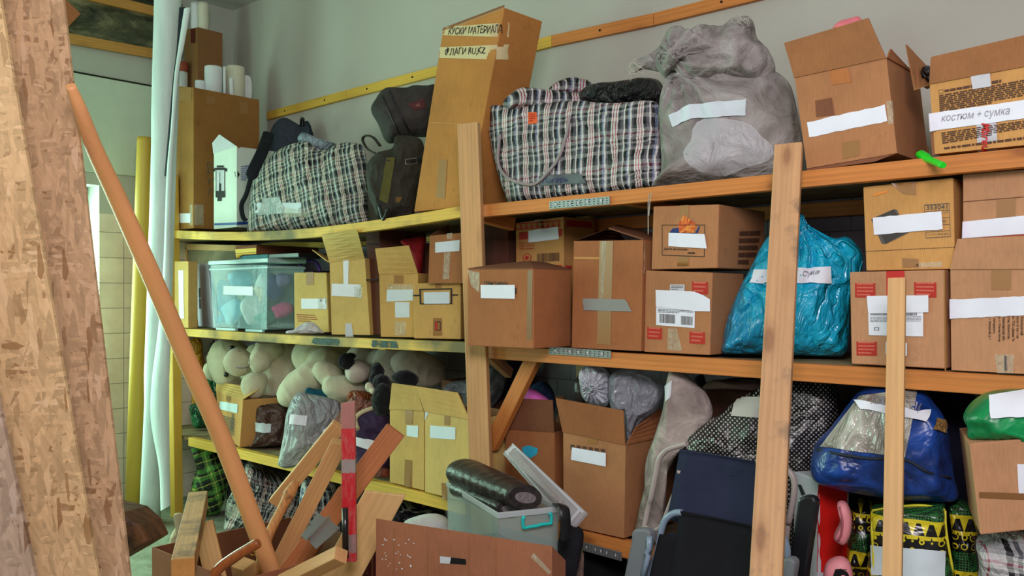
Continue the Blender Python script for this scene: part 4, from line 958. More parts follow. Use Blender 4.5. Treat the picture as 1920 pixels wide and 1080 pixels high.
b = carton('shaded_carton', 'box of coloured cloth with a raised flap right of the slanting brace', K_R, 948, 2.46, 1040, 2.46, ZL-.01, (804, 810), dep=.3, open_=True, inmat=K_IN)
flap(b, 'f', [aY(950, 746, 2.45), aY(1037, 750, 2.45)], K_D); flap(b, 'b', [aY(990, 738, 2.80), aY(1060, 742, 2.80)], K_D)
polydecal('blue_sticker', b.body, P(700, 475, 730, 464, 776, 478, 772, 505, 742, 525, 708, 505), plain('blue_foil', rgb(50, 176, 214), .3), label='crumpled light blue sticker')
bag('pink_cloth_bundle', 'bright pink cloth on top of the box right of the slanting brace', 'cloth', plain('bright_pink', rgb(236, 110, 200), .7), P(690, 240, 720, 195, 760, 205, 815, 240, 825, 262, 760, 290, 700, 290), 2.58, .06, amp=.006, N=50, Rn=8)
bag('navy_cloth_bundle', 'navy cloth behind the pink one in the box right of the brace', 'cloth', fabric('navy_cloth', rgb(36, 48, 78), .9), P(735, 205, 770, 170, 820, 170, 855, 230, 850, 300, 780, 300), 2.68, .06, amp=.010, N=50, Rn=8)
b = carton('flap_box', 'tall open box with a front flap and white label, plastic bags sticking out', K_R2 if False else K_T2, 1057, 2.36, 1170, 2.36, ZL-.016, (809, 834), xt=(1056, 1173), dep=.30, open_=True, inmat=K_IN)
bF2 = b
flap(b, 'f', [aY(1043, 746, 2.33), aY(1170, 770, 2.33)], K_R); flap(b, 'r', [aY(1192, 800, 2.42), aY(1236, 766, 2.66)], K_R); flap(b, 'l', [aY(1043, 744, 2.60), aY(1046, 760, 2.38)], K_D)
rects('bold_print', b.body, P(930, 458, 1100, 482, 1105, 512, 930, 486), [(i/6, .05, i/6+.11, .95) for i in range(6)], INK_BR); decal('paper_label', b.body, P(938, 473, 1098, 500, 1097, 564, 934, 532), PAPER, off=.004); decal('tape', b.body, P(1010, 428, 1055, 435, 1052, 460, 1010, 455), TAPE_B)
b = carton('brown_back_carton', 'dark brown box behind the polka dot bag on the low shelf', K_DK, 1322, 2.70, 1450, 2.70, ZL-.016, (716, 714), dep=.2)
b = carton('grey_cloth_box', 'brown open box behind the post pair with striped cloth in it', K_D, 828, 2.73, 905, 2.73, ZL-.01, (712, 722), dep=.16, open_=True, inmat=K_IN)
b = carton('white_carton', 'white carton with a red side behind the folding chairs', PAPER_G, 1488, 2.42, 1534, 2.36, ZL-.016, (884, 900), xr=1592)
decal('red_side', b.body, q('M', 150, 596, 300, 640, 300, 1060, 146, 1060), plain('bright_red_print', rgb(214, 24, 20), .5), nx=6, ny=8, jx=.6, label='bright red side of the carton')
decal('black_arrow', b.body, q('M', 45, 605, 62, 605, 85, 655, 66, 662), INK); rects('side_text', b.body, q('L', 848, 610, 875, 612, 872, 690, 846, 688), para(6, 3, .3), INK)
b = carton('sagging_carton', 'tan box on top of the plaid bag at the lower right edge', K_T, 1838, 2.20, 2010, 2.26, 0, (832, 815), yb=(1003, 985), xt=(1817, 2010), dep=.26)
rects('crease', b.body, q('M', 985, 642, 1218, 650, 1218, 682, 985, 672), [(0,0,1,1)], TAPE_D); decal('paper_label', b.body, q('M', 1182, 498, 1300, 500, 1300, 650, 1190, 650), PAPER)
# ---- boxes on the floor
b = carton('wood_box', 'low open cardboard box on the floor full of wood offcuts', kraft('kraft_redbrown', rgb(160, 98, 72)), 285, 1.42, 440, 1.42, .003, (0, 0), xr=709, open_=True, zt=.352, inmat=K_D)
FB = b
P = lambda *a: q('Z', *a)
MAR = plain('maroon_print', rgb(110, 30, 44), .6)
polydecal('maroon_panel', b.body, P(1250, 790, 1850, 545, 1850, 900, 1200, 1100), MAR, label='maroon printed panel'); 
polydecal('tan_line', b.body, P(1290, 800, 1825, 590, 1825, 605, 1300, 815), K_R, off=.003); polydecal('tan_line', b.body, P(1812, 598, 1826, 592, 1826, 880, 1812, 880), K_R, off=.003)
text(b.body, 'TON', P(1650, 775, 1785, 722, 1785, 775, 1650, 830), K_R, bold=.0, off=.003)
b = carton('hand_hole_carton', 'brown cardboard box with a hand hole standing on the floor at the centre', kraft('kraft_flat', rgb(168, 106, 78)), 705, 1.71, 1035, 1.83, .003, (972, 1024), dep=.08, open_=True, inmat=K_D, backtop=-.06)
P = lambda *a: q('I', *a)
polydecal('hand_hole', b.body, P(316, 985, 436, 1000, 438, 1026, 316, 1018), HOLE); polydecal('hand_hole', b.body, P(316, 985, 368, 991, 362, 1022, 316, 1018), PAPER_G, off=.0025)
decal('clear_tape', b.body, P(758, 970, 840, 1060, 828, 1072, 742, 990), TAPE_C, nx=6)
rn = random.Random(4); rects('paint_speck', b.body, P(40, 890, 190, 890, 190, 1060, 40, 1060), [(u, v, u+.02+.03*rn.random(), v+.03) for u, v in ((rn.random()**1.3, rn.random()) for _ in range(26))], PAPER, label='white paint specks')
rects('crease', b.body, P(30, 850, 830, 930, 830, 1080, 30, 1080), [(u, 0, u+.004, 1) for u in (.08, .28, .52, .68, .86)], K_M)
# ================================================================ soft bags and cloth
BK = rgb(20, 18, 24); WH = rgb(220, 216, 214); PKs = rgb(170, 70, 90); GYs = rgb(96, 92, 102); BLs = rgb(110, 124, 160)
warp = [(0, BK), (.13, WH), (.19, PKs), (.23, WH), (.29, PKs), (.33, WH), (.39, BK), (.50, GYs), (.60, WH), (.66, BK), (.78, BLs), (.84, WH), (.92, GYs)]
weft = [(0, BK), (.20, WH), (.32, GYs), (.45, WH), (.52, BK), (.60, WH), (.72, PKs), (.78, WH), (.90, GYs)]
PL1 = plaid('plaid_woven', warp, weft, 10, 9, .24); PL2 = plaid('plaid_woven_two', warp, weft, 11, 10, .26, rot=.22, c_tint=(.92, 1.0, .88, 1))
PL3 = plaid('plaid_woven_three', warp, weft, 12, 11, .26, rot=-.35, c_tint=(.95, 1.0, .92, 1))
gB, gG_, gY = rgb(24, 40, 24), rgb(100, 170, 70), rgb(226, 230, 110)
PLG = plaid('plaid_green', [(0, gB), (.3, gG_), (.42, gY), (.46, gG_), (.62, gB), (.8, rgb(130, 160, 90)), (.9, gB)], [(0, gG_), (.2, gB), (.45, gY), (.49, gB), (.7, gG_), (.85, gY), (.88, gB)], 9, 8, .5, rot=.3)
def bg(name, label, cat, mat, out, Y, D, **k): return bag(name, label, cat, mat, out, Y, D, **k)
def B_(k, *c): return q(k, *c)
# ---- top shelf
o = bg('plaid_bag', 'crumpled plaid laundry bag with a taped shiny label at the left of the top shelf', 'bag', PL2, B_('P', 62, 960, 75, 800, 110, 670, 170, 590, 250, 520, 330, 480, 400, 460, 460, 460, 520, 505, 590, 515, 640, 480, 720, 465, 820, 480, 850, 550, 862, 700, 862, 850, 855, None, 700, None, 480, None, 250, None, 62, None), 2.60, .17, zb=ZT-.030, amp=.013, fr=6, seed=3, p=3, Dtop=.7, pinch=q('P', 480, 520)[0], rot=14)
decal('paper_label', o, B_('P', 100, 865, 415, 865, 415, 935, 100, 935), PAPER_B, nx=12, label='pale label strip'); decal('shiny_tape', o, B_('P', 160, 835, 270, 822, 300, 935, 120, 950), crinkle('shiny_tape', rgb(236, 244, 244), rgb(190, 214, 214), .08, 30, .8), nx=10, ny=6, off=.004); decal('clear_tape', o, B_('P', 290, 890, 470, 930, 470, 960, 290, 960), TAPE_C, nx=8, off=.003)
bg('plastic_film_bundle', 'pale bluish plastic sticking out of the left plaid bag', 'plastic film', crinkle('pale_film', rgb(170, 186, 200), rgb(110, 130, 140), .3, 12), B_('P', 395, 450, 400, 405, 430, 393, 500, 420, 580, 450, 655, 475, 600, 520, 500, 520), 2.66, .05, amp=.006, N=60, Rn=8)
NAVY = fabric('navy_nylon', rgb(44, 52, 68), .6, .45, 9, .9, 0, spec=.4)
o = bg('navy_backpack', 'dark navy backpack slumped behind the left plaid bag on the top shelf', 'backpack', NAVY, B_('P', 150, 640, 185, 480, 215, 360, 260, 305, 310, 292, 370, 322, 420, 345, 480, 316, 540, 345, 585, 420, 590, 445, 560, 560, 540, None, 200, None, 150, None), 2.82, .09, zb=ZT-.024, amp=.012, fr=7, seed=5, Dtop=.7)
tube('grab_loop', crv([aY(*q('P', 410, 345)[0], 2.76), aY(*q('P', 415, 300)[0], 2.74), aY(*q('P', 428, 300)[0], 2.74), aY(*q('P', 430, 345)[0], 2.76)], 5), .007, BLACK, o, 8)
tube('shoulder_strap', crv([aY(*q('P', 195, 395)[0], 2.62), aY(*q('P', 150, 520)[0], 2.50), aY(*q('P', 85, 660)[0], 2.42), aY(*q('P', 45, 800)[0], 2.41), aY(*q('P', 10, 880)[0], 2.41), aY(*q('P', 20, 960)[0], 2.41), aY(*q('P', 40, 985)[0], 2.41)], 6), [.03]*14+[.012]*23, fabric('strap', rgb(26, 28, 36), .7), o, 12, flat=.25)
OLV = fabric('olive_nylon', rgb(58, 54, 46), .75, .5, 10, .9, 0, spec=.3)
o = bg('olive_backpack', 'dark olive backpack with a lighter strip and buckle, left of the tall leaning box', 'backpack', OLV, B_('P', 850, 650, 870, 590, 930, 530, 1030, 500, 1045, 430, 1100, 415, 1200, 430, 1240, 480, 1245, 620, 1225, 760, 1190, 870, 1150, None, 950, None, 905, 900, 865, 800), 2.52, .11, zb=ZT-.022, amp=.013, fr=8, seed=8)
decal('olive_strip', o, B_('P', 990, 565, 1048, 562, 1000, 870, 940, 845), fabric('olive_strip', rgb(98, 94, 50), .8), ny=8, nx=6, off=.004); rects('buckle', o, B_('P', 1112, 572, 1190, 562, 1192, 598, 1114, 610), frame_rects(.12, .06), STEEL, off=.007)
decal('buckle_strap', o, B_('P', 1112, 576, 1245, 558, 1245, 590, 1114, 606), BLACK, off=.005); decal('side_patch', o, B_('P', 1050, 828, 1095, 825, 1080, 860, 1050, 862), fabric('tan_patch', rgb(120, 90, 50)), off=.003)
tube('haul_loop', crv([aY(*q('P', x, y)[0], 2.44) for x, y in ((930, 540), (860, 500), (828, 440), (850, 412), (900, 425), (945, 480))], 6), .009, OLV, o, 10, flat=.5)
tube('hanging_strap', crv([aY(*q('P', x, y)[0], 2.352) for x, y in ((940, 880), (960, 960), (975, 970), (1000, 900))], 5), .008, BLACK, o, 8)
GRB = fabric('grey_canvas', rgb(70, 66, 64), .85, .4, 7, .7, 200)
o = bg('grey_backpack', 'dark grey canvas bag with a red diamond patch lying over the olive backpack', 'backpack', GRB, B_('P', 885, 240, 920, 170, 960, 115, 1010, 93, 1120, 98, 1180, 80, 1260, 82, 1330, 85, 1345, 250, 1290, 400, 1170, 418, 1060, 450, 985, 450, 930, 330), 2.66, .12, amp=.010, fr=6, seed=4)
polydecal('diamond_patch', o, B_('P', 1128, 200, 1240, 165, 1252, 222, 1180, 242), fabric('red_leather', rgb(84, 34, 34), .5), off=.005, label='dark red diamond patch'); polydecal('patch_emblem', o, B_('P', 1180, 205, 1205, 190, 1222, 212, 1195, 222), fabric('red_leather_pale', rgb(130, 80, 76), .5), off=.007)
for pp in (((960, 140), (1010, 260), (1090, 420)), ((1010, 110), (1070, 230), (1160, 410))): tube('piping', [hit(BV[o], *q('P', *c)[0], .002) or aY(*q('P', *c)[0], 2.6) for c in [(pp[0][0]*(1-t)+pp[2][0]*t+(pp[1][0]-(pp[0][0]+pp[2][0])/2)*4*t*(1-t)*.5, pp[0][1]*(1-t)+pp[2][1]*t) for t in [k/12 for k in range(13)]]], .004, BLACK, o, 6)
o = bg('plaid_bag', 'large upright plaid laundry bag with an orange tag, right of the leaning box', 'bag', PL1, B_('G', 680, 530, 700, 630, 730, 745, 762, 850, 785, 920, 830, None, 1000, None, 1300, None, 1535, None, 1545, 860, 1535, 700, 1525, 570, 1500, 508, 1300, 516, 1100, 505, 900, 522, 770, 528), 2.52, .14, zb=ZT-.006, rot=0, amp=.012, fr=5, seed=11, p=4.5, N=160, Rn=28)
pb = o
decal('orange_tag', o, B_('G', 902, 543, 945, 543, 948, 595, 906, 600), plain('orange_card', rgb(240, 100, 40), .6), off=.004, label='orange tag'); rects('tag_print', o, B_('G', 908, 550, 940, 550, 942, 590, 910, 592), para(4, 3, .5), INK_R, off=.006)
decal('grey_tape', o, B_('G', 955, 850, 1150, 835, 1188, 882, 955, 895), plain('grey_vinyl', rgb(86, 88, 96), .4), nx=10, off=.004); text(o, 'Лагерь', B_('G', 965, 862, 1095, 852, 1100, 885, 970, 888), plain('blue_pen', rgb(40, 50, 110)), off=.006, shear=.3)
HP = [(770, 650), (763, 780), (800, 850), (870, 885), (940, 885), (1000, 835), (1050, 760), (1085, 670), (1108, 560)]
hp = [hit(BV[o], *q('G', *c)[0], .006) for c in HP]; tube('bag_handle', crv([h_ for h_ in hp if h_], 6), .006, fabric('pale_webbing', rgb(170, 160, 160)), o, 8)
bg('plaid_bag_flap', '', '', PL1, B_('G', 790, 520, 850, 432, 950, 436, 1100, 452, 1250, 470, 1350, 482, 1350, 530, 1100, 535), 2.55, .07, amp=.008, fr=7, seed=2, parent=pb, N=80, Rn=10)
BLF = crinkle('black_bag_film', rgb(36, 34, 38), rgb(16, 16, 18), .35, 9, .9)
bg('black_bag_top', 'black open top of the bag', '', BLF, B_('G', 1150, 470, 1190, 420, 1300, 405, 1400, 392, 1450, 380, 1540, 400, 1548, 500, 1400, 530, 1250, 520), 2.62, .08, amp=.010, fr=8, seed=6, parent=pb, N=80, Rn=10)
bg('plaid_bag_fold', '', '', PL1, B_('G', 1000, 440, 1040, 400, 1110, 375, 1180, 388, 1220, 420, 1180, 460, 1060, 460), 2.66, .05, amp=.008, fr=9, seed=9, parent=pb, N=60, Rn=10)
SACK = fabric('grey_sackcloth', rgb(182, 176, 174), .85, .42, 5, 1.0, 220, .35, c2=rgb(110, 102, 98), dist=.04)
o = bg('woven_sack', 'big grey woven sack with a white label and knotted top on the top shelf', 'sack', SACK, B_('J', 145, 560, 158, 460, 190, 385, 260, 340, 400, 330, 560, 320, 690, 350, 745, 380, 785, 430, 810, 520, 832, 650, 840, 720, 800, None, 600, None, 350, None, 110, None, 150, 860, 155, 700), 2.60, .20, zb=ZT-.005, amp=.018, fr=5, seed=13, p=2.6, Dtop=.6, N=150, Rn=28, pinch=q('J', 230, 360)[0])
sk = o
bg('sack_top', 'folded knotted top of the sack', '', SACK, B_('J', 175, 370, 130, 320, 145, 245, 200, 158, 265, 170, 340, 140, 440, 152, 500, 115, 560, 98, 600, 125, 618, 200, 680, 262, 708, 355, 640, 420, 450, 400, 280, 410, 215, 350), 2.55, .13, amp=.022, fr=7, seed=17, parent=sk, N=130, Rn=22, pinch=q('J', 215, 330)[0])
bg('sack_tail', '', '', SACK, B_('J', 150, 345, 70, 335, 20, 350, 25, 305, 60, 285, 110, 262, 150, 225, 180, 215, 190, 320), 2.52, .035, amp=.010, fr=16, seed=18, parent=sk, N=70, Rn=10)
rn = random.Random(2)
FR_ = fabric('fray', rgb(196, 190, 178), .9)
for k in range(16):
    c0 = (24+rn.random()*60, 300+rn.random()*50); a_ = aY(*q('J', *c0)[0], 2.47); tube('frayed_thread', crv([a_, a_+Vector((-.02*rn.random(), -.01, .012*rn.uniform(-1, 1))), a_+Vector((-.03-.02*rn.random(), 0, .03*rn.uniform(-1, 1)))], 4), .0012, FR_, sk, 5)
for k in range(10):
    c0 = (520+rn.random()*70, 108+rn.random()*20); a_ = aY(*q('J', *c0)[0], 2.47); tube('frayed_thread', crv([a_, a_+Vector((.01*rn.uniform(-1, 1), -.01, .012)), a_+Vector((.02*rn.uniform(-1, 1), 0, .03*rn.random()))], 4), .0012, FR_, sk, 5)
decal('paper_label', o, B_('J', 195, 560, 300, 506, 300, 578, 215, 618), PAPER_B, off=.006); decal('paper_label', o, B_('J', 295, 508, 565, 488, 565, 562, 295, 578), PAPER_B, nx=12, off=.006, label='white label on the sack')
discdecal('pale_patch', o, 'J', 470, 715, 205, 135, clear('pale_film_patch', rgb(230, 230, 238), .42, .4, 1.0, 14), label='whitish round film patch')
for u in range(2): tube('string', crv([aY(*q('J', 108+u*-12, 940)[0], 2.345), aY(*q('J', 100-u*8, 990)[0], 2.343), aY(*q('J', 95-u*3, 1050+u*90)[0], 2.343)], 5), .0015, FR_, sk, 5)
# ---- middle shelf
CY = crinkle('cyan_film', rgb(24, 184, 224), rgb(6, 122, 170), .2, 4.5, .75, spec=.7, dist=.03)
o = bg('cyan_bag', 'big bright cyan plastic bag with a white label strip behind the tall plank', 'plastic bag', CY, B_('K', 445, 270, 478, 262, 500, 310, 560, 350, 625, 378, 690, 372, 745, 420, 765, 480, 750, 560, 712, 610, 702, 720, 695, 860, 660, None, 520, None, 300, None, 105, None, 95, 870, 120, 750, 170, 620, 225, 520, 270, 430, 320, 360, 400, 310), 2.55, .16, zb=ZM+.0, amp=.02, fr=6, seed=21, p=2.5, Dtop=.5, N=160, Rn=28, pinch=q('K', 465, 300)[0], clampY=(2.372, 2.94))
decal('paper_label', o, B_('K', 248, 530, 420, 524, 420, 594, 225, 595), PAPER, nx=10, off=.006, label='white label strip, left half'); decal('paper_label', o, B_('K', 420, 524, 604, 516, 608, 594, 420, 596), PAPER, nx=10, off=.006, label='white label strip, right half'); text(o, 'Сумка', B_('K', 470, 535, 560, 530, 560, 560, 470, 565), INK_P, off=.009, shear=.3)
# ---- low shelf, left bay
bg('yellow_bag', 'orange yellow foil bag hanging at the left end behind the plush bear', 'plastic bag', crinkle('amber_film', rgb(226, 160, 30), rgb(170, 96, 14), .3, 9), B_('D', 82, 60, 160, 42, 175, 130, 192, 220, 190, 300, 190, None, 120, None, 110, 250, 90, 150), 2.66, .04, zb=zl, amp=.01, fr=9, seed=2, N=70, Rn=10)
bg('brown_film_bag', 'brown wrinkled plastic bag between the yellow bag and the bear head', 'plastic bag', crinkle('brown_film', rgb(120, 82, 66), rgb(60, 40, 34), .25, 16), B_('D', 160, 45, 225, 45, 240, 150, 220, 250, 230, None, 170, None, 180, 200), 2.80, .04, zb=zl, amp=.01, fr=12, seed=3, N=60, Rn=10)
bg('green_bag', 'dark green shiny bag under the bear head at the left shelf end', 'bag', crinkle('green_film', rgb(26, 120, 66), rgb(8, 50, 34), .35, 8), B_('D', 165, 262, 200, 255, 250, 262, 310, 295, 250, 325, 235, 360, 225, None, 130, None, 105, 440, 98, 400, 150, 385), 2.60, .05, zb=zl, amp=.010, fr=8, seed=4, N=80, Rn=12)
LEA = G('brown_leather', .32, spec=.5); nn = LEA.noise(LEA.map(), 13, 4, .6, 1.5); LEA.col(LEA.ramp(nn.outputs[0], [(.3, rgb(52, 36, 32)), (.7, rgb(104, 74, 66))])); LEA.bump(nn.outputs[0], .7, .02); LEA = LEA.m
o = bg('leather_boots_bag', 'folded dark brown leather piece with a white label beside the ochre printed box', 'leather bag', LEA, B_('D', 452, 440, 462, 392, 500, 385, 545, 378, 610, 392, 628, 440, 622, 540, 600, 640, 590, None, 500, None, 425, None, 440, 590, 462, 520), 2.50, .07, zb=zl, amp=.014, fr=11, seed=6, N=90, Rn=16, p=3.5)
decal('paper_label', o, B_('D', 450, 488, 535, 498, 530, 545, 452, 538), PAPER_B, off=.005); decal('fold', o, B_('D', 465, 395, 520, 390, 520, 400, 466, 406), HOLE, off=.003)
GB = crinkle('grey_bag_film', rgb(182, 190, 186), rgb(134, 132, 144), .38, 7, .6)
o = bg('grey_bag', 'full grey plastic bag with a white label hanging over the low shelf edge', 'plastic bag', GB, B_('D', 690, 328, 740, 338, 830, 355, 900, 380, 906, 440, 880, 510, 830, 570, 770, 630, 710, 690, 660, 725, 610, 732, 572, 715, 578, 670, 600, 560, 615, 450, 650, 360), 2.34, .085, amp=.013, fr=8, seed=7, N=130, Rn=22, p=2.4, Dtop=.8)
decal('paper_label', o, B_('D', 640, 445, 728, 455, 722, 508, 634, 496), PAPER, off=.005, nx=8, label='white label')
bg('teal_cloth', 'dark teal cloth showing above the grey plastic bag', 'cloth', fabric('teal_cloth', rgb(26, 84, 104), .9), B_('D', 715, 345, 725, 305, 780, 312, 860, 318, 880, 365, 800, 400, 730, 380), 2.50, .05, amp=.010, N=60, Rn=10)
SAT = crinkle('copper_satin', rgb(196, 96, 40), rgb(110, 40, 16), .25, 9); PKS = crinkle('pink_satin', rgb(206, 150, 130), rgb(150, 90, 76), .28, 9)
bg('copper_cloth', 'shiny copper orange cloth heaped below the plush dog', 'cloth', SAT, B_('D', 940, 400, 945, 335, 985, 318, 1085, 340, 1090, 400, 1040, 440, 960, 440), 2.56, .06, amp=.012, N=70, Rn=10, seed=3)
o = bg('pink_satin_bag', 'pale pink shiny cloth bag behind the red upright strip', 'cloth bag', PKS, B_('D', 985, 345, 1040, 365, 1095, 405, 1050, 440, 985, 470, 960, 560, 920, 640, 820, None, 800, None, 810, 560, 870, 480, 940, 380), 2.44, .06, zb=zl, amp=.014, N=90, Rn=14, seed=5)
decal('paper_label', o, B_('D', 812, 525, 870, 515, 860, 560, 805, 565), PAPER, off=.005)
PUR2 = fabric('purple_cloth', rgb(62, 44, 76), .6, .4, 9, .8, 0)
o = bg('purple_bag', 'dark purple cloth bag with a cream fringe and wide white band', 'cloth bag', PUR2, B_('D', 985, 470, 1040, 430, 1110, 412, 1166, 445, 1170, 600, 1165, None, 1000, None, 975, 650, 980, 540), 2.46, .09, zb=zl, amp=.013, N=90, Rn=16, seed=9, p=3.5)
decal('white_band', o, B_('D', 985, 562, 1075, 585, 1070, 640, 985, 610), PAPER, off=.005, nx=8); decal('white_band', o, B_('D', 1075, 585, 1160, 600, 1160, 640, 1070, 640), PAPER, off=.005, nx=8)
hp = [hit(BV[o], *q('D', *c)[0], .008) for c in ((1098, 418), (1050, 432), (1010, 452), (990, 480), (1002, 525))]; tube('cream_fringe', crv([h_ for h_ in hp if h_], 5), .010, fabric('cream_fringe', rgb(214, 196, 160), .9, bst=1), o, 8)
bg('patterned_cloth', 'red and black patterned cloth at the foot of the ochre box pair', 'cloth', fabric('red_black_cloth', rgb(150, 70, 54), .8, .8, 30, .7, c2=rgb(24, 20, 22)), B_('D', 1095, 780, 1120, 735, 1165, 740, 1168, 800, 1160, None, 1100, None), 2.40, .04, zb=zl, amp=.006, N=50, Rn=8)
# beige plush bear lying on its side
BEI = fabric('beige_plush', rgb(206, 198, 170), .95, .16, 6, .55, 300, .5, sheen=.3); BLKP = fabric('black_plush', rgb(26, 26, 30), .95, .3, 20, .8, 300, .6, sheen=.2)
CRM = fabric('cream_plush', rgb(208, 200, 184), .95, .14, 8, .5, 280, .6, c2=rgb(180, 160, 152), sheen=.3)
def E(k, x, y, Y, rx, rz, ry, an=0):
    s = FR[k][2]; p_ = aY(*q(k, x, y)[0], Y); dp = (p_-CAM).dot(VD); f = dp/F/s
    return (p_, rx*f, ry*f, rz*f, an)
br = root('plush_bear', 'big beige plush bear lying on its side on the low shelf', 'plush toy', aY(540, 760, 2.62))
body = blob('body', [E('W', 650, 240, 2.70, 235, 235, 190, 0), E('W', 900, 150, 2.70, 240, 170, 170, 0), E('W', 590, 400, 2.64, 140, 160, 160, 20), E('W', 775, 335, 2.54, 260, 122, 150, 40), E('W', 910, 215, 2.62, 140, 125, 120, 0), E('W', 900, 340, 2.66, 190, 130, 120, 0), E('W', 950, 300, 2.56, 150, 90, 110, -40),
     E('W', 1060, 395, 2.57, 170, 98, 115, -10), E('W', 1020, 440, 2.56, 90, 85, 90),
     E('W', 215, 205, 2.60, 172, 200, 155, 25), E('W', 268, 198, 2.50, 108, 112, 88, 15), E('W', 430, 240, 2.68, 150, 190, 120), E('W', 70, 262, 2.60, 66, 76, 45, 20),
     E('W', 437, 165, 2.50, 82, 128, 72, -16), E('W', 500, 90, 2.55, 105, 95, 95), E('W', 560, 60, 2.62, 120, 100, 100)], BEI, br, vox=.007, amp=.006, fr=10, seed=3, sm=7, zlim=(.5, .985))
blob('paw', [E('W', 382, 375, 2.44, 94, 102, 74, 5), E('W', 430, 330, 2.50, 60, 60, 60)], BEI, br, vox=.006, amp=.002, fr=18, seed=5, zlim=(.5, .97))
hp = [hit(BV[body], *q('W', *c)[0], .002) for c in ((272, 118), (325, 130), (352, 180), (350, 220), (330, 262))]; tube('snout_seam', crv([h_ for h_ in hp if h_], 5), .0016, fabric('seam_thread', rgb(120, 104, 90)), br, 5)
for c in ((221, 90), (177, 289)):
    h_ = hit(BV[body], *q('W', *c)[0], .002) or aY(*q('W', *c)[0], 2.5); blob('eye', [(h_, .014, .010, .014, 0)], plain('eye_black', rgb(16, 16, 18), .08, spec=.8), br, vox=.002, sm=2)
hp = [hit(BV[body], *q('W', *c)[0], .002) for c in ((250, 236), (290, 240), (340, 234))]; tube('mouth', [h_ for h_ in hp if h_], .0035, fabric('mouth_thread', rgb(150, 150, 160)), br, 6)
dg_ = root('plush_dog', 'cream plush dog with black ears and paws lying behind the bear', 'plush toy', aY(700, 740, 2.66))
blob('body', [E('W', 1200, 190, 2.66, 140, 140, 120, 0), E('W', 1160, 265, 2.56, 100, 90, 80, 20), E('W', 1450, 200, 2.72, 170, 150, 130), E('W', 1620, 240, 2.72, 220, 130, 120, -18), E('W', 1330, 190, 2.70, 110, 100, 110)], CRM, dg_, vox=.007, amp=.003, fr=16, seed=7, zlim=(.5, .985))
blob('ear', [E('W', 1075, 190, 2.50, 66, 66, 30, 30), E('W', 1110, 150, 2.54, 40, 30, 30)], BLKP, dg_, vox=.006, amp=.003, fr=30)['label'] = 'black floppy ear'
blob('front_paw', [E('W', 1310, 270, 2.54, 50, 70, 60, 0), E('W', 1340, 350, 2.50, 70, 65, 60, -20), E('W', 1290, 330, 2.52, 45, 60, 50), E('W', 1350, 480, 2.46, 85, 130, 70, 0)], BLKP, dg_, vox=.006, amp=.004, fr=24)['label'] = 'black front leg'
blob('hind_paw', [E('W', 1520, 320, 2.52, 108, 66, 60, -6)], BLKP, dg_, vox=.006, amp=.003, fr=24)['label'] = 'black hind patch'
blob('chin', [E('W', 1250, 385, 2.46, 34, 42, 30, 20), E('W', 1280, 415, 2.46, 30, 26, 30)], BEI, dg_, vox=.005)
# ---- floor, left
bg('green_plaid_bag', 'green and yellow plaid bag standing on the floor at the left post', 'bag', PLG, B_('D', 112, 590, 200, 592, 260, 650, 312, 720, 305, 800, 285, 900, 250, 1000, 235, None, 130, None, 100, 920, 118, 800, 140, 740, 118, 660), 2.50, .10, zb=0, amp=.012, fr=6, seed=5, p=3)
o = bg('plaid_bag', 'grey plaid bag with a peaked top on the floor beside the green plaid one', 'bag', PL3, B_('D', 290, 1010, 300, 920, 340, 840, 385, 760, 412, 700, 470, 712, 520, 750, 560, 760, 700, 790, 720, 860, 715, 960, 700, None, 500, None, 300, None), 2.58, .18, zb=0, amp=.018, fr=6, seed=15, pinch=q('D', 440, 790)[0]); decal('clear_tape', o, B_('D', 300, 900, 380, 890, 370, 1000, 300, 1000), TAPE_C, nx=8)
bg('plaid_bag', 'dark plaid bag on the floor behind the leaning offcuts', 'bag', PL1, B_('D', 700, 800, 800, 790, 880, 800, 908, 860, 905, 960, 890, None, 700, None), 2.60, .14, zb=0, amp=.012, fr=7, seed=19)
bg('black_bag', 'black plastic bag top behind the grey plaid bag under the low shelf', 'plastic bag', BLF, B_('D', 330, 700, 420, 690, 600, 735, 760, 765, 860, 800, 860, None, 350, None), 2.82, .06, zb=0, amp=.01, seed=8, N=80, Rn=10)
g = G('black_white_film', .3); nn = g.noise(g.map(rot=(0, .6, 0), sc=(3, 1, 14)), 2.2, 4, .6, 1.5); g.col(g.ramp(nn.outputs[0], [(.55, rgb(24, 24, 28)), (.62, rgb(190, 186, 176))])); g.bump(nn.outputs[0], .8, .03)
bg('striped_film_bag', 'black and white wrinkled bag on the floor under the low shelf', 'plastic bag', g.m, B_('D', 1110, 890, 1180, 880, 1300, 915, 1420, 950, 1470, 1000, 1440, None, 1120, None), 2.56, .12, zb=0, amp=.014, seed=23)
bg('white_pillow', 'white pillow between the tub and the hand hole box', 'pillow', fabric('white_cotton', rgb(206, 204, 206), .9, .14, 9, .6), B_('D', 1240, 1030, 1290, 1000, 1370, 980, 1440, 985, 1485, 1020, 1490, 1120, 1400, None, 1260, None, 1235, 1100), 2.22, .09, zb=0, amp=.008, seed=2)
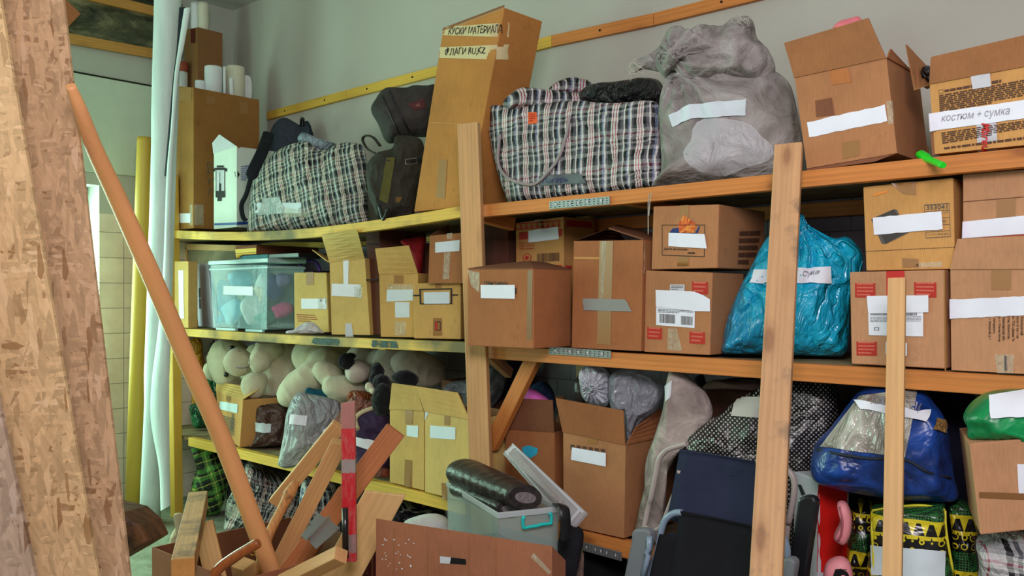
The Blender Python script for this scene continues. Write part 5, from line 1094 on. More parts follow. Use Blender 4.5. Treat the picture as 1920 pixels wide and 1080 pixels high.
# ---- low shelf, middle
bg('striped_cloth_bundle', 'grey white cloth bundle behind the middle post on the low shelf', 'cloth bundle', fabric('grey_white_cloth', rgb(160, 166, 172), .8, .5, 9, .8, c2=rgb(70, 70, 76)), B_('I', 325, 200, 380, 165, 470, 150, 540, 100, 600, 100, 635, 150, 600, 230, 520, 330, 440, 360, 430, 290, 410, 220), 2.74, .09, amp=.012, seed=12)
bg('black_sack', 'black net sack behind the slanting brace', 'sack', fabric('black_net', rgb(26, 26, 30), .6, .5, 40, .8), B_('I', 600, 60, 640, 40, 730, 45, 750, 120, 740, None, 620, None, 610, 150), 2.86, .05, zb=ZL, amp=.006, seed=12, N=60, Rn=10)
PLB = clear('milky_film', rgb(206, 208, 222), .36, .14, 1.0, 22, .8)
dk = bg('dark_cloth_bundle', 'dark grey cloth inside the larger clear bag in the open flap box', 'cloth', fabric('slate_cloth', rgb(58, 56, 66), .8, .3), B_('I', 1140, 180, 1200, 135, 1280, 145, 1320, 200, 1290, 290, 1220, 380, 1195, 420, 1170, 300), 2.50, .065, amp=.010, seed=4, N=80, Rn=12)
bg('clear_bag', 'larger clear plastic bag bulging from the open flap box', 'plastic bag', PLB, B_('I', 1110, 150, 1170, 108, 1260, 108, 1340, 148, 1372, 200, 1335, 290, 1260, 350, 1215, 430, 1192, 462, 1170, 300, 1118, 290), 2.50, .085, amp=.014, fr=10, seed=14)
bg('clear_bag', 'small knotted milky plastic bag at the left of the open flap box', 'plastic bag', clear('milky_film_two', rgb(222, 224, 236), .72, .2, 1.0, 26, .8), B_('I', 968, 130, 985, 98, 1030, 84, 1085, 98, 1112, 135, 1118, 200, 1100, 275, 1040, 275, 990, 245, 975, 190), 2.46, .055, amp=.016, fr=14, seed=16, pinch=q('I', 1020, 190)[0])
bg('dark_bottle_bag', 'dark clear bag edge behind the small knotted one', 'plastic bag', clear('dark_film', rgb(60, 58, 60), .7, .2, 1, 16), B_('I', 945, 200, 955, 150, 985, 120, 1010, 160, 1000, 260, 950, 250), 2.60, .04, amp=.006, N=50, Rn=8)
CRC = fabric('cream_sackcloth', rgb(196, 182, 174), .85, .3, 6, .8, 180, .4, c2=rgb(112, 98, 94), dist=.04)
o = bg('cream_sack', 'tall slumped cream cloth sack between the open box and the folding chairs', 'sack', CRC, B_('L', 262, 38, 300, 40, 345, 62, 395, 110, 440, 150, 470, 210, 472, 270, 420, 340, 350, 400, 290, 470, 250, 560, 235, 660, 240, 740, 230, 800, 200, None, 90, None, 100, 760, 130, 640, 138, 500, 185, 360, 225, 230, 240, 110), 2.42, .075, zb=ZL-.016, amp=.009, fr=8, seed=25, N=150, Rn=22)
decal('white_patch', o, B_('L', 238, 120, 270, 90, 262, 170, 242, 200), PAPER_G, off=.004)
bg('beige_cloth', 'beige cloth lying on the dark brown box behind the polka dot bag', 'cloth', fabric('beige_cloth', rgb(170, 140, 124), .8), B_('L', 430, 118, 480, 88, 600, 96, 720, 100, 725, 140, 600, 135, 440, 132), 2.66, .05, amp=.006, N=60, Rn=8)
bg('dark_cloth', 'black cloth knot above the cream sack', 'cloth', BLKP, B_('L', 385, 90, 400, 62, 430, 62, 440, 110, 420, 140), 2.66, .03, amp=.006, N=40, Rn=8)
g = G('polka_dot_vinyl', .3, spec=.6); v = g.map(sc=(105, 105, 105), rot=(0, .78, 0)); fr3 = g.n('VectorMath', {0: v}, operation='FRACTION'); sb = g.n('VectorMath', {0: fr3.outputs[0], 1: (.5, .5, .5)}, operation='SUBTRACT')
s3 = g.n('SeparateXYZ', {0: sb.outputs[0]}); ds = g.math('SQRT', g.math('ADD', g.math('POWER', s3.outputs[0], 2), g.math('POWER', s3.outputs[2], 2)))
g.col(g.mix(g.math('LESS_THAN', ds, .27), rgb(26, 25, 28), rgb(176, 170, 160))); nn = g.noise(g.map(), 8, 3, .5, 1.5); g.bump(nn.outputs[0], .9, .04)
o = bg('polka_dot_bag', 'black bag with small white dots and a white label, over the folding chairs', 'bag', g.m, B_('L', 342, 410, 395, 335, 500, 268, 590, 200, 690, 140, 800, 90, 950, 82, 1090, 85, 1110, 200, 1080, 380, 1020, 480, 980, None, 400, None, 350, 470), 2.50, .13, zb=ZL-.016, amp=.014, fr=5, seed=28, p=3, N=150, Rn=26)
decal('paper_label', o, B_('L', 600, 182, 740, 178, 740, 285, 570, 272), paper('old_paper', rgb(196, 192, 184)), nx=10, off=.006, label='white paper label')
# ---- low shelf, right
BLU = G('blue_satin', .32, spec=.5); nn = BLU.noise(BLU.map(), 8, 3, .5, 1.2); BLU.col(BLU.ramp(nn.outputs[0], [(.3, rgb(16, 34, 84)), (.7, rgb(34, 84, 180))])); BLU.bump(nn.outputs[0], .6, .03); BLU = BLU.m
o = bg('blue_bag', 'blue zipped bedding bag with a clear window and paper strip under the middle shelf', 'bag', BLU, B_('M', 130, 412, 210, 320, 300, 200, 375, 120, 500, 92, 680, 105, 750, 180, 805, 265, 830, 400, 850, 540, 872, 655, 800, 675, 600, 668, 400, 640, 250, 610, 128, 560), 2.42, .16, amp=.012, fr=5, seed=30, p=2.8, N=150, Rn=26)
WIN = G('window_vinyl', .12, spec=.8); nn = WIN.noise(WIN.map(sc=(2.2, 1, 1)), 9, 4, .55, 1.5); WIN.col(WIN.ramp(nn.outputs[0], [(.3, rgb(120, 112, 104)), (.6, rgb(196, 190, 180)), (.75, rgb(226, 224, 220))])); WIN.bump(nn.outputs[0], .9, .04); WIN = WIN.m
decal('clear_window', o, B_('M', 368, 150, 665, 112, 600, 462, 165, 412), WIN, nx=18, ny=14, off=.004, label='clear window over pale bedding')
d_ = decal('paper_strip', o, B_('M', 348, 176, 718, 222, 712, 276, 375, 214), PAPER, nx=14, off=.010, label='white paper strip')
text(o, 'лан', B_('M', 430, 165, 505, 165, 505, 195, 430, 192), INK_P, off=.013, shear=.2); text(o, 'ски', B_('M', 600, 180, 672, 200, 668, 222, 598, 204), INK_P, off=.013, shear=.2)
decal('gold_tag', o, B_('M', 755, 262, 812, 275, 802, 338, 745, 318), fabric('gold_glitter', rgb(226, 176, 110), .4, .6, 90, .8, c2=rgb(96, 60, 30)), off=.006, label='gold glittery tag')
hp = [hit(BV[o], *q('M', *c)[0], .003) for c in ((150, 425), (260, 448), (400, 466), (500, 470), (610, 478), (720, 540), (830, 570))]; tube('piping', crv([h_ for h_ in hp if h_], 5), .004, NAVY, o, 6)
bg('navy_bag', 'dark navy bag squeezed behind the blue bedding bag', 'bag', fabric('dark_navy', rgb(28, 28, 50), .8, .4), B_('M', 690, 120, 800, 105, 970, 150, 960, 300, 950, 600, 900, None, 700, None, 800, 400), 2.72, .08, zb=ZL-.016, amp=.01, seed=3, N=80, Rn=12)
g = G('yellow_tribal_print', .25, spec=.6); c0 = g.map(); s0 = g.n('SeparateXYZ', {0: c0}); yl = rgb(226, 206, 40); bk = rgb(24, 22, 22); gn = rgb(50, 120, 60); br_ = rgb(96, 66, 40)
fx = g.math('FRACT', g.math('MULTIPLY', g.math('ADD', s0.outputs[0], 5), 34)); tri = g.math('ABSOLUTE', g.math('SUBTRACT', fx, .5)); fz = g.math('FRACT', g.math('MULTIPLY', g.math('ADD', s0.outputs[2], 5), 21)); 
t_ = g.math('GREATER_THAN', g.math('ADD', tri, g.math('MULTIPLY', fz, .5)), .48); row = g.math('FRACT', g.math('MULTIPLY', g.math('ADD', s0.outputs[2], 5), 7.2))
pt = g.mix(t_, bk, yl); ck = g.n('TexChecker', {'Vector': g.map(rot=(0, .785, 0)), 'Color1': gn, 'Color2': bk, 'Scale': 210}); vo = g.n('TexVoronoi', {'Vector': g.map(sc=(1, .1, 1)), 'Scale': 46, 'Randomness': .1}); rg = g.ramp(vo.outputs[0], [(0, bk), (.25, br_), (.32, bk), (.42, yl), (.5, bk)], 'CONSTANT')
pt = g.mix(g.math('GREATER_THAN', row, .62), pt, ck.outputs[0]); pt = g.mix(g.math('LESS_THAN', row, .30), pt, rg); ln = g.math('LESS_THAN', g.math('ABSOLUTE', g.math('SUBTRACT', row, .62)), .03); pt = g.mix(ln, pt, yl); g.col(pt)
nn = g.noise(g.map(), 7, 3, .5, 1.5); g.bump(nn.outputs[0], .8, .035); TRI = g.m
YP = plain('yellow_piping', rgb(226, 214, 60), .4)
o = bg('yellow_print_bag', 'glossy black and yellow patterned bag with a white label, behind the leaning stick', 'bag', TRI, B_('M', 425, 740, 460, 720, 560, 712, 700, 700, 800, 700, 812, 780, 815, 850, 830, 950, 850, 1050, 850, None, 430, None, 425, 900), 2.38, .09, zb=ZL-.016, amp=.010, fr=6, seed=32, p=4, N=120, Rn=20)
for pp in (((432, 745), (432, 850), (436, 930), (440, 1060)), ((806, 740), (812, 850), (835, 950), (848, 1060)), ((432, 742), (560, 722), (700, 716), (806, 738))):
    hp = [hit(BV[o], *q('M', *c)[0], .001) for c in pp]; hp = [h_ for h_ in hp if h_]
    if len(hp) > 1: tube('piping', crv(hp, 5), .0035, YP, o, 6)
decal('paper_label', o, B_('M', 432, 918, 800, 948, 802, 1090, 432, 1075), PAPER_B, nx=12, ny=6, off=.006, label='white label')
bg('yellow_print_bag', 'dark amber and yellow patterned bag left of the labelled patterned one', 'bag', TRI, B_('M', 330, 700, 400, 690, 430, 720, 432, 900, 440, None, 310, None, 300, 900, 320, 800), 2.50, .09, zb=ZL-.016, amp=.012, seed=33, p=3)
bg('yellow_print_bag', 'black and yellow patterned bag to the right of the labelled patterned one', 'bag', TRI, B_('M', 830, 700, 900, 690, 985, 760, 980, 900, 985, None, 850, None, 845, 850), 2.48, .07, zb=ZL-.016, amp=.012, seed=34, p=3)
GRN = G('green_satin', .35, spec=.5); nn = GRN.noise(GRN.map(), 8, 3, .5, 1.2); GRN.col(GRN.ramp(nn.outputs[0], [(.3, rgb(0, 84, 46)), (.7, rgb(14, 156, 86))])); GRN.bump(nn.outputs[0], .6, .03); GRN = GRN.m
o = bg('green_bag', 'bright green bag with a big white label under the middle shelf at the right edge', 'bag', GRN, B_('M', 905, 242, 950, 175, 1040, 125, 1200, 112, 1400, 118, 1420, 380, 1200, 378, 1050, 372, 935, 355, 925, 300), 2.32, .11, amp=.010, seed=36)
decal('paper_label', o, B_('M', 1040, 152, 1230, 122, 1232, 248, 1046, 265), PAPER, nx=10, off=.006, label='white label')
bg('plaid_bag', 'plaid bag under the tan box at the bottom right corner', 'bag', plaid('plaid_pale', [(0, rgb(190, 186, 190)), (.35, BK), (.5, rgb(190, 186, 190)), (.6, GYs), (.7, rgb(200, 196, 200)), (.86, PKs), (.9, rgb(200, 196, 200))], weft, 12, 10, .4), B_('M', 970, 900, 1000, 870, 1060, 845, 1218, 835, 1400, 830, 1400, None, 1000, None, 985, 1000), 2.36, .12, zb=ZL-.016, amp=.01, seed=37)
PSL = plain('pink_rubber', rgb(226, 142, 150), .5)
for (pts, Y_, lab, zb_) in ((B_('M', 248, 705, 290, 695, 318, 740, 326, 800, 315, 870, 282, 915, 240, 895, 232, 870, 262, 800), 2.30, 'upper pink rubber slipper beside the red carton side', None), (B_('M', 178, 1060, 200, 1005, 260, 980, 310, 1005, 332, 1080, 330, 1180, 180, 1180), 2.24, 'lower pink rubber slipper at the bottom beside the red carton side', None)):
    o = bg('pink_slipper', lab, 'slipper', PSL, pts, Y_, .035, amp=.001, N=60, Rn=12, p=3, group='pink slippers')
    if zb_ is None and Y_ < 2.3:
        polydecal('slipper_opening', o, B_('M', 228, 1075, 240, 1045, 270, 1042, 300, 1060, 312, 1090, 240, 1095), HOLE, off=.003); text(o, 'S', B_('M', 278, 1042, 298, 1046, 296, 1062, 276, 1058), INK, off=.003)
    else: hp = [hit(BV[o], *q('M', *c)[0], .001) for c in ((262, 720), (275, 790), (270, 860), (255, 895))]; tube('sole_line', crv([h_ for h_ in hp if h_], 5), .003, plain('pink_dark', rgb(170, 90, 100)), o, 6)
# ================================================================ foreground and left side
OSB1 = osb('osb_lit_pale', rgb(222, 184, 136)); OSB2 = osb('osb_shade_greyer', rgb(206, 168, 130)); OSB3 = osb('osb_grey', rgb(178, 150, 128))  # pale and greyer tones partly paint the light falling on each sheet
def board(name, Q, t, mat, lab, cat):
    """Q: TL TR BR BL as (px, py, depth)"""
    V4 = [aD(*c) for c in Q]; n_ = (V4[1]-V4[0]).cross(V4[3]-V4[0]).normalized()
    if n_.dot(V4[0]-CAM) < 0: n_ = -n_
    xd = (V4[1]-V4[0]).normalized(); zd = (V4[0]-V4[3]).normalized(); c = (V4[2]+V4[3])/2
    M = frame(c, xd, zd); vs = V4+[v+n_*t for v in V4]
    o = mesh(name, vs, [(3,2,1,0),(4,5,6,7),(0,1,5,4),(1,2,6,5),(2,3,7,6),(3,0,4,7)], mat, M=M, bevel=.001)
    return tag(o, lab, cat)
def footy(dep, z=.0): return YH+(CH-z)*F/dep
def edge(x0, y0, x1, y1, y): return x0+(x1-x0)*(y-y0)/(y1-y0)
# rear, middle, front sheets; edges follow their leaning right sides down to the floor
yb_ = footy(2.02); board('fibreboard_sheet', [(-420, -420, 2.16), (edge(118, 0, 243, 1080, -420), -420, 2.16), (edge(118, 0, 243, 1080, yb_), yb_, 2.02), (-420, yb_, 2.02)], .012, OSB2, 'rearmost of the leaning chipboard sheets at the left, its whole right edge showing', 'chipboard sheet')
yb_ = footy(1.86); board('fibreboard_sheet', [(-520, -420, 1.98), (edge(10, 60, 183, 1080, -420), -420, 1.98), (edge(10, 60, 183, 1080, yb_), yb_, 1.86), (-520, yb_, 1.86)], .012, OSB1, 'middle pale chipboard sheet leaning in front of the rear one at the far left', 'chipboard sheet')
yb_ = footy(1.70); board('fibreboard_sheet', [(-620, 300, 1.78), (edge(0, 770, 65, 1080, 300), 300, 1.78), (edge(0, 770, 65, 1080, yb_), yb_, 1.70), (-620, yb_, 1.70)], .012, OSB3, 'front greyer chipboard sheet, only its edge showing at the lower left corner', 'chipboard sheet')
# dark wood lump behind the boards
DW = G('dark_old_wood', .55); nn = DW.noise(DW.map(sc=(6, 2, 2)), 6, 5); DW.col(DW.ramp(nn.outputs[0], [(.3, rgb(44, 32, 26)), (.6, rgb(110, 70, 44)), (.8, rgb(70, 54, 44))])); DW.bump(nn.outputs[0], .6, .02)
V6 = [aD(150, 940, 2.45), aD(234, 960, 2.5), aD(262, 985, 2.5), aD(277, 1016, 2.5), aD(240, 1038, 2.5), aD(150, 1090, 2.45)]; n_ = VD*.16
o = mesh('old_timber', V6+[v+n_+Vector((0,0,-.02)) for v in V6], [tuple(range(5, -1, -1)), tuple(range(6, 12))]+[(i, (i+1) % 6, (i+1) % 6+6, i+6) for i in range(6)], DW.m, bevel=.006)
tag(o, 'dark weathered timber end poking out behind the chipboard sheets', 'timber')
lg = aD(150, 1040, 2.5); o2 = boxm('timber_support', (lg.x-.06, lg.y-.06, 0), (lg.x+.06, lg.y+.06, lg.z+.05), DW.m, o)
# yellow tube and white banner roll
YT = G('yellow_card_tube', .45); YT.col(rgb(196, 158, 62)); YT = YT.m
t_, b_ = aD(271, 258, 4.85), aD(250, 968, 4.76); dd = (b_-t_).normalized(); b2 = t_+dd*((t_.z-.012)/-dd.z)
o = tube('yellow_tube', [t_, t_.lerp(b2, .01), b2], [.038, .039, .045], YT, n=28); c = t_-dd*.001; tube('tube_mouth', [c, c+dd*.005], [.031]*2, HOLE, o, 20)
tag(o, 'tall mustard yellow cardboard tube leaning in the corner by the tiled wall', 'tube')
WR = G('white_banner', .5, spec=.3); nn = WR.noise(WR.map(sc=(3, 3, .5)), 4, 4); WR.col(WR.ramp(nn.outputs[0], [(.3, rgb(196, 208, 206)), (.7, rgb(226, 234, 234))])); WR.bump(nn.outputs[0], .3, .02); WR = WR.m
t_, b_ = aD(316, -60, 4.55), aD(282, 975, 4.60)
o = tube('banner_roll', crv([aD(316, -60, 4.5), aD(312, 100, 4.5), aD(304, 400, 4.52), aD(294, 700, 4.55), aD(281, 974, 4.70)], 5), [.066]*8+[.062]*8+[.055]*5, WR, n=28)
tag(o, 'tall roll of white banner fabric standing at the shelf end with its edge hanging loose', 'banner roll')
def strip(name, L_, R_, mat, parent, t=.003):
    k = len(L_); vs = []; fs = []
    for a, c in zip(L_, R_):
        m_ = a.lerp(c, .5)-VD*.006; vs += [a, m_, c]
    n0 = len(vs); vs += [v+VD*t for v in vs]
    for i in range(k-1):
        for j in (0, 1):
            a = i*3+j; fs += [(a, a+1, a+4, a+3), (n0+a, n0+a+3, n0+a+4, n0+a+1)]
        fs += [(i*3, i*3+3, n0+i*3+3, n0+i*3), (i*3+2, n0+i*3+2, n0+i*3+5, i*3+5)]
    return mesh(name, vs, fs, mat, parent, smooth=True)
def pd(dep, *c): return crv([aD(c[i], c[i+1], dep) for i in range(0, len(c), 2)], 5)
strip('loose_edge', pd(4.42, 345, 16, 334, 90, 326, 150, 320, 240, 312, 330, 306, 500, 296, 620, 284, 720, 283, 790, 298, 880, 301, 958), pd(4.42, 357, 14, 346, 80, 336, 130, 330, 200, 322, 330, 319, 500, 318, 620, 317, 720, 317, 790, 318, 880, 319, 948), WR, o)['label'] = 'loose hanging edge of the white banner'
strip('dark_lining', pd(4.43, 336, 14, 331, 90, 324, 150, 316, 240, 308, 330), pd(4.43, 347, 14, 341, 90, 334, 150, 324, 240, 316, 330), plain('dark_lining', rgb(24, 26, 40), .7), o)['label'] = 'dark lining inside the banner edge'
t2 = aD(340, 118, 4.95); o = tube('paper_roll', [aX(341, 120, -4.95), Vector((aX(341, 120, -4.95).x, aX(341, 120, -4.95).y, ZT))], [.033]*2, RW, n=20); tag(o, 'white roll with a reddish band between the banner and the tallest carton', 'paper roll')
c = aX(341, 120, -4.95); tube('red_band', [c-Vector((0,0,-.01)), c-Vector((0,0,.05))], [.034]*2, RED_F, o, 20)
# ---- clear tub of rolled jackets in front of the shelf
MK = clear('milky_tub', rgb(196, 210, 206), .30, .25, .2, 5); MKR = clear('milky_tub_rim', rgb(206, 212, 214), .75, .25, .2, 5)
tb2 = root('milky_tub', 'open milky storage tub with turquoise handle holding rolled black leather', 'storage tub', (-2.0, 2.15, 0))
hz = .58; pL, pF, pR = aZ(836, 902, hz), aZ(934, 962, hz), aZ(1050, 950, hz); pB = pL+pR-pF
def inset(ps, f, z): c = sum(ps, Vector())/4; return [Vector((c.x+(p_.x-c.x)*f, c.y+(p_.y-c.y)*f, z)) for p_ in ps]
rimq = [pL, pF, pR, pB]; o8 = inset(rimq, .90, .02)+inset(rimq, .985, hz-.01); i8 = inset(rimq, .88, .025)+inset(rimq, .965, hz-.01)
fs = [(0,3,2,1)]+[(i, (i+1) % 4, (i+1) % 4+4, i+4) for i in range(4)]+[(8,9,10,11)]+[(8+(i+1) % 4, 8+i, 12+i, 12+(i+1) % 4) for i in range(4)]+[(4+i, 4+(i+1) % 4, 12+(i+1) % 4, 12+i) for i in range(4)]
tbody = mesh('tub_body', o8+i8, fs, MK, tb2, bevel=.004)
for p_ in inset(rimq, .8, 0): boxm('foot', (p_.x-.02, p_.y-.015, 0), (p_.x+.02, p_.y+.015, .02), MKR, tb2)
r8 = inset(rimq, 1.0, hz-.018)+inset(rimq, 1.0, hz); r9 = inset(rimq, .955, hz-.018)+inset(rimq, .955, hz)
mesh('rim', r8+r9, [(i, (i+1) % 4, (i+1) % 4+4, i+4) for i in range(4)]+[(8+(i+1) % 4, 8+i, 12+i, 12+(i+1) % 4) for i in range(4)]+[(4+i, 4+(i+1) % 4, 12+(i+1) % 4, 12+i) for i in range(4)]+[((i+1) % 4, i, 8+i, 8+(i+1) % 4) for i in range(4)], MKR, tb2, bevel=.003)
TQ = plain('turquoise_plastic', rgb(40, 206, 200), .3)
hp = [hit(BV[tbody], *q('V', *c)[0], .014) for c in ((860, 580), (872, 600), (872, 650), (860, 662), (800, 668), (760, 680), (720, 685), (665, 695), (655, 680), (652, 620), (668, 612))]; tube('handle', crv([h_ for h_ in hp if h_], 4), .005, TQ, tb2, 10)['label'] = 'turquoise carry handle'
c4 = inset(rimq, .78, 0); cc = sum(c4, Vector())/4
def fill(name, lab, mat, z0, z1, f, dx=0):
    b4 = inset(rimq, f, z0); t4 = inset(rimq, f, z1)
    o = mesh(name, [v+VD*0 for v in b4+t4], HEX, mat, bevel=.015); return tag(o, lab, 'folded clothes')
fill('folded_denim', 'blue folded clothes seen through the lower part of the milky tub', fabric('denim', rgb(40, 70, 120), .9, .5, 6), .18, .40, .76)
fill('folded_yellow_cloth', 'yellow folded cloth at the very bottom of the milky tub', fabric('yellow_cloth', rgb(214, 184, 40), .9, .3, 6), .03, .175, .74)
LB = G('black_leather', .36, spec=.5); nn = LB.noise(LB.map(), 22, 4, .6, 1); LB.col(LB.ramp(nn.outputs[0], [(.3, rgb(30, 27, 27)), (.7, rgb(66, 58, 56))])); LB.bump(nn.outputs[0], .5, .01); LB = LB.m
def rollup(name, lab, A0, A1, r0, r1, face, sl):
    n = 26; pts = [A0.lerp(A1, i/n) for i in range(n+1)]
    rad = [(r0+(r1-r0)*i/n)*(1+.035*sin(i*2.3)+.03*sin(i*4.1)) for i in range(n+1)]; rad[0] *= .55; rad[1] *= .85; pts[0] = pts[0].lerp(pts[1], .4)
    o = tube(name, pts, rad, LB, n=28, flat=.62); tag(o, lab, 'rolled jacket')
    d = (A1-A0).normalized(); c = A1; 
    tube('lining', [c, c+d*.003], [r1*.62]*2, fabric('grey_fleece', rgb(150, 138, 140), .95, .3, 60, .6), o, 20, flat=.45)
    for k in range(3): tube('wrap_edge', [c+Vector((0,0,0)), c+d*(.002)], [r1*(.72+.1*k)]*2, LB, o, 20, flat=.58) if False else None
    return o
rollup('rolled_leather', 'upper rolled black leather jacket lying across the milky tub', aD(868, 885, 3.06), aD(985, 933, 2.66), .085, .060, 0, 0)
rollup('rolled_leather', 'lower rolled black leather jacket sunk into the milky tub', aD(862, 915, 3.05), aD(955, 955, 2.72), .055, .045, 0, 0)
# tub lid leaning behind
LQ = [(940, 842, 2.80), (962, 830, 2.86), (1098, 962, 2.62), (1072, 994, 2.56)]
lid = slab('tub_lid', [(943, 850, 2.31), (962, 831, 2.335), (1099, 960, 2.14), (1068, 996, 2.11)], .012, clear('lid_plastic', rgb(200, 198, 206), .62, .2, .25, 6), 'milky plastic lid leaning diagonally against the boxes behind the tub', 'tub lid')
for (u, v, w_, e) in ((0, 0, 1, .04), (0, .96, 1, 1)): rects('lid_rib', lid, [(946, 846), (962, 832), (1096, 960), (1070, 992)], [(0, .02, 1, .05), (0, .94, 1, .97), (.0, .0, .12, 1), (.88, 0, 1, 1), (.3, .1, .36, .9)], clear('lid_rib', rgb(226, 224, 232), .8, .25, .2), off=.003); break
P = lambda *a: q('V', *a)
lid2 = slab('lid_panel', [(*P(545, 150)[0], 2.26), (*P(590, 80)[0], 2.30), (*P(990, 480)[0], 2.13), (*P(960, 520)[0], 2.08)], .006, clear('lid_panel', rgb(190, 184, 186), .45, .2, .3), parent=lid)
# black bag right of tub
o = bag('black_holdall', 'black fabric holdall with a hanging strap right of the milky tub', 'bag', fabric('black_canvas', rgb(28, 27, 32), .85, .4, 8, .7, 200), q('V', 960, 720, 1020, 690, 1100, 700, 1140, 740, 1130, 850, 1080, 940, 1040, None, 940, None, 940, 900, 950, 800), 2.12, .07, zb=0, amp=.01, seed=5, N=90, Rn=14)
tube('strap', crv([aD(*P(930, 525)[0], 2.72), aD(*P(975, 530)[0], 2.58), aD(*P(995, 600)[0], 2.55), aD(*P(998, 700)[0], 2.55), aD(*P(995, 810)[0], 2.55)], 5), .017, BLACK, o, 10, flat=.2)
bag('sequin_bag', 'tan and striped bag edge in the dark gap right of the black holdall', 'bag', fabric('striped_tan', rgb(150, 120, 110), .8, .6, 60), q('V', 1010, 1080, 1050, 1010, 1110, 920, 1140, 890, 1140, 1080, 1130, None, 1000, None), 2.18, .04, zb=0, amp=.006, seed=6, N=60, Rn=10)
bag('black_bag', 'black sack in the dark space under the short right shelf rail', 'sack', fabric('black_sackcloth', rgb(22, 22, 24), .9, .4, 8, .7), q('I', 980, 985, 1060, 975, 1150, 1000, 1200, 1030, 1210, None, 990, None), 2.5, .1, zb=0, amp=.01, seed=16, N=70, Rn=10)
# ---- offcuts standing in the open box
def stick(name, lab, cat, a, b, w_, t, mat, wd=None, group='wood offcuts in the open box', ends=None, rest=True, ext=0):
    A0, A1 = aD(*a), aD(*b)
    if ext:
        d = (A1-A0).normalized(); 
        if d.z < -.05: A1 = A0+d*((A0.z-ext)/-d.z)
    wd = wd if wd is not None else RT
    o = plank(name, A0, A1, w_, t, wd, mat, bevel=.002, ends=ends); return tag(o, lab, cat, group)
stick('timber_offcut', 'thick squared timber with an orange sawn end at the left of the open box', 'timber offcut', (372, 936, 3.25), (343, 1066, 2.62), .066, .06, W_G, group=None)
TBm = stick('sawn_face', '', '', (344.2, 1061, 2.641), (343, 1066.5, 2.614), .0665, .0605, W_END, group=None)
for k in ('label', 'category', 'group'):
    if k in TBm: del TBm[k]
par_o = [o_ for o_ in COL.objects if o_.get('label', '').startswith('thick squared timber')][0]
TBm.parent = par_o; TBm.matrix_basis = WM[par_o].inverted() @ WM[TBm]; TBm.name = 'sawn_end'; TBm['label'] = 'orange sawn end grain'
stick('timber_offcut', 'brown board leaning inside the box right of the thick squared timber', 'timber offcut', (381, 982, 3.2), (402, 1070, 3.1), .072, .02, W_N, ext=.02)
stick('timber_offcut', 'pale thin batten crossing high behind the tallest square batten', 'timber offcut', (636, 797, 3.16), (516, 944, 3.26), .054, .03, W_N)
stick('timber_offcut', 'tallest pale square batten with a broken notched top leaning to the right', 'timber offcut', (636, 832, 3.0), (520, 1062, 3.12), .058, .044, W_N, ext=.05, ends=(.02, .01))
stick('timber_offcut', 'reddish wide board with nail holes leaning far right behind the red bar', 'timber offcut', (742, 806, 3.02), (590, 1010, 3.02), .074, .024, W_B, ext=.04)
o = stick('timber_offcut', 'wide pale angled board on the right of the red bar', 'timber offcut', (716, 936, 2.86), (622, 1110, 2.9), .125, .02, wood('pale_spruce', rgb(234, 190, 130), .75, ring=.6), ext=.05, ends=(.05, .0))
stick('timber_offcut', 'short squared batten with a pale sawn end resting on the right rim', 'timber offcut', (640, 1040, 2.60), (530, 1094, 2.75), .046, .042, W_N)
stick('timber_offcut', 'dark reddish board low between the battens and the red bar', 'timber offcut', (600, 1000, 3.0), (555, 1075, 3.0), .05, .02, W_B, ext=.03)
stick('timber_offcut', 'reddish narrow board crossing behind the steel bracket', 'timber offcut', (648, 920, 3.12), (560, 1060, 3.1), .055, .02, W_B, ext=.03)
stick('timber_offcut', 'small ribbed block lying below the varnished handle', 'timber offcut', (470, 1060, 2.85), (445, 1078, 2.8), .05, .05, W_P)
o = tube('bark_stick', crv([aD(556, 903, 3.12), aD(543, 925, 3.1), aD(528, 955, 3.08), aD(512, 985, 3.05), aD(500, 1015, 3.02), aD(480, 1085, 3.0)], 4), [.012, .016, .018, .02, .022, .02, .018]+[.017]*14, wood('bark_wood', rgb(206, 140, 84), .5, stain=(rgb(70, 40, 26), 12)), n=12)
tag(o, 'thin orange branch with dark bark patches in the open box', 'branch', 'wood offcuts in the open box')
# red bar
RB = G('red_bar_paint', .5); s_ = RB.n('SeparateXYZ', {0: RB.co.outputs['Object']}); nz = RB.noise(RB.map(sc=(4, 14, 1)), 6, 5)
bd = RB.ramp(RB.math('ADD', RB.math('MULTIPLY', s_.outputs[0], 1.0), RB.math('MULTIPLY', nz.outputs[0], .015)), [(0, rgb(176, 120, 112)), (.085, rgb(206, 44, 50)), (.18, rgb(160, 150, 148)), (.225, rgb(206, 30, 42)), (.42, rgb(146, 120, 120)), (.48, rgb(196, 40, 50))], 'CONSTANT')
RB.col(RB.mix(RB.ramp(nz.outputs[0], [(.45, (0,0,0)), (.7, (.6,.6,.6))]), bd, rgb(196, 120, 120)))
RB.bump(nz.outputs[0], .3, .01)
o = plank('red_bar', aD(653, 756, 2.74), aD(656, 1052, 2.76), .044, .018, RT, RB.m, ends=(.008, 0)); tag(o, 'worn red and grey painted metal bar standing upright in the open box', 'metal bar')
tp = aD(650, 756, 2.72); bag('wood_shaving', 'torn curled wood splinter at the top of the red bar', 'wood splinter', W_N, q('D', 925, 400, 935, 372, 960, 366, 975, 385, 965, 430, 940, 430), 2.05, .008, amp=.003, N=40, Rn=6) if False else None
o = tube('steel_rod', [aD(647, 952, 2.66), aD(648, 1046, 2.66)], .0095, plain('dark_chrome', rgb(70, 66, 68), .18, metal=.9), n=16); tag(o, 'short dark polished steel rod beside the red bar', 'steel rod')
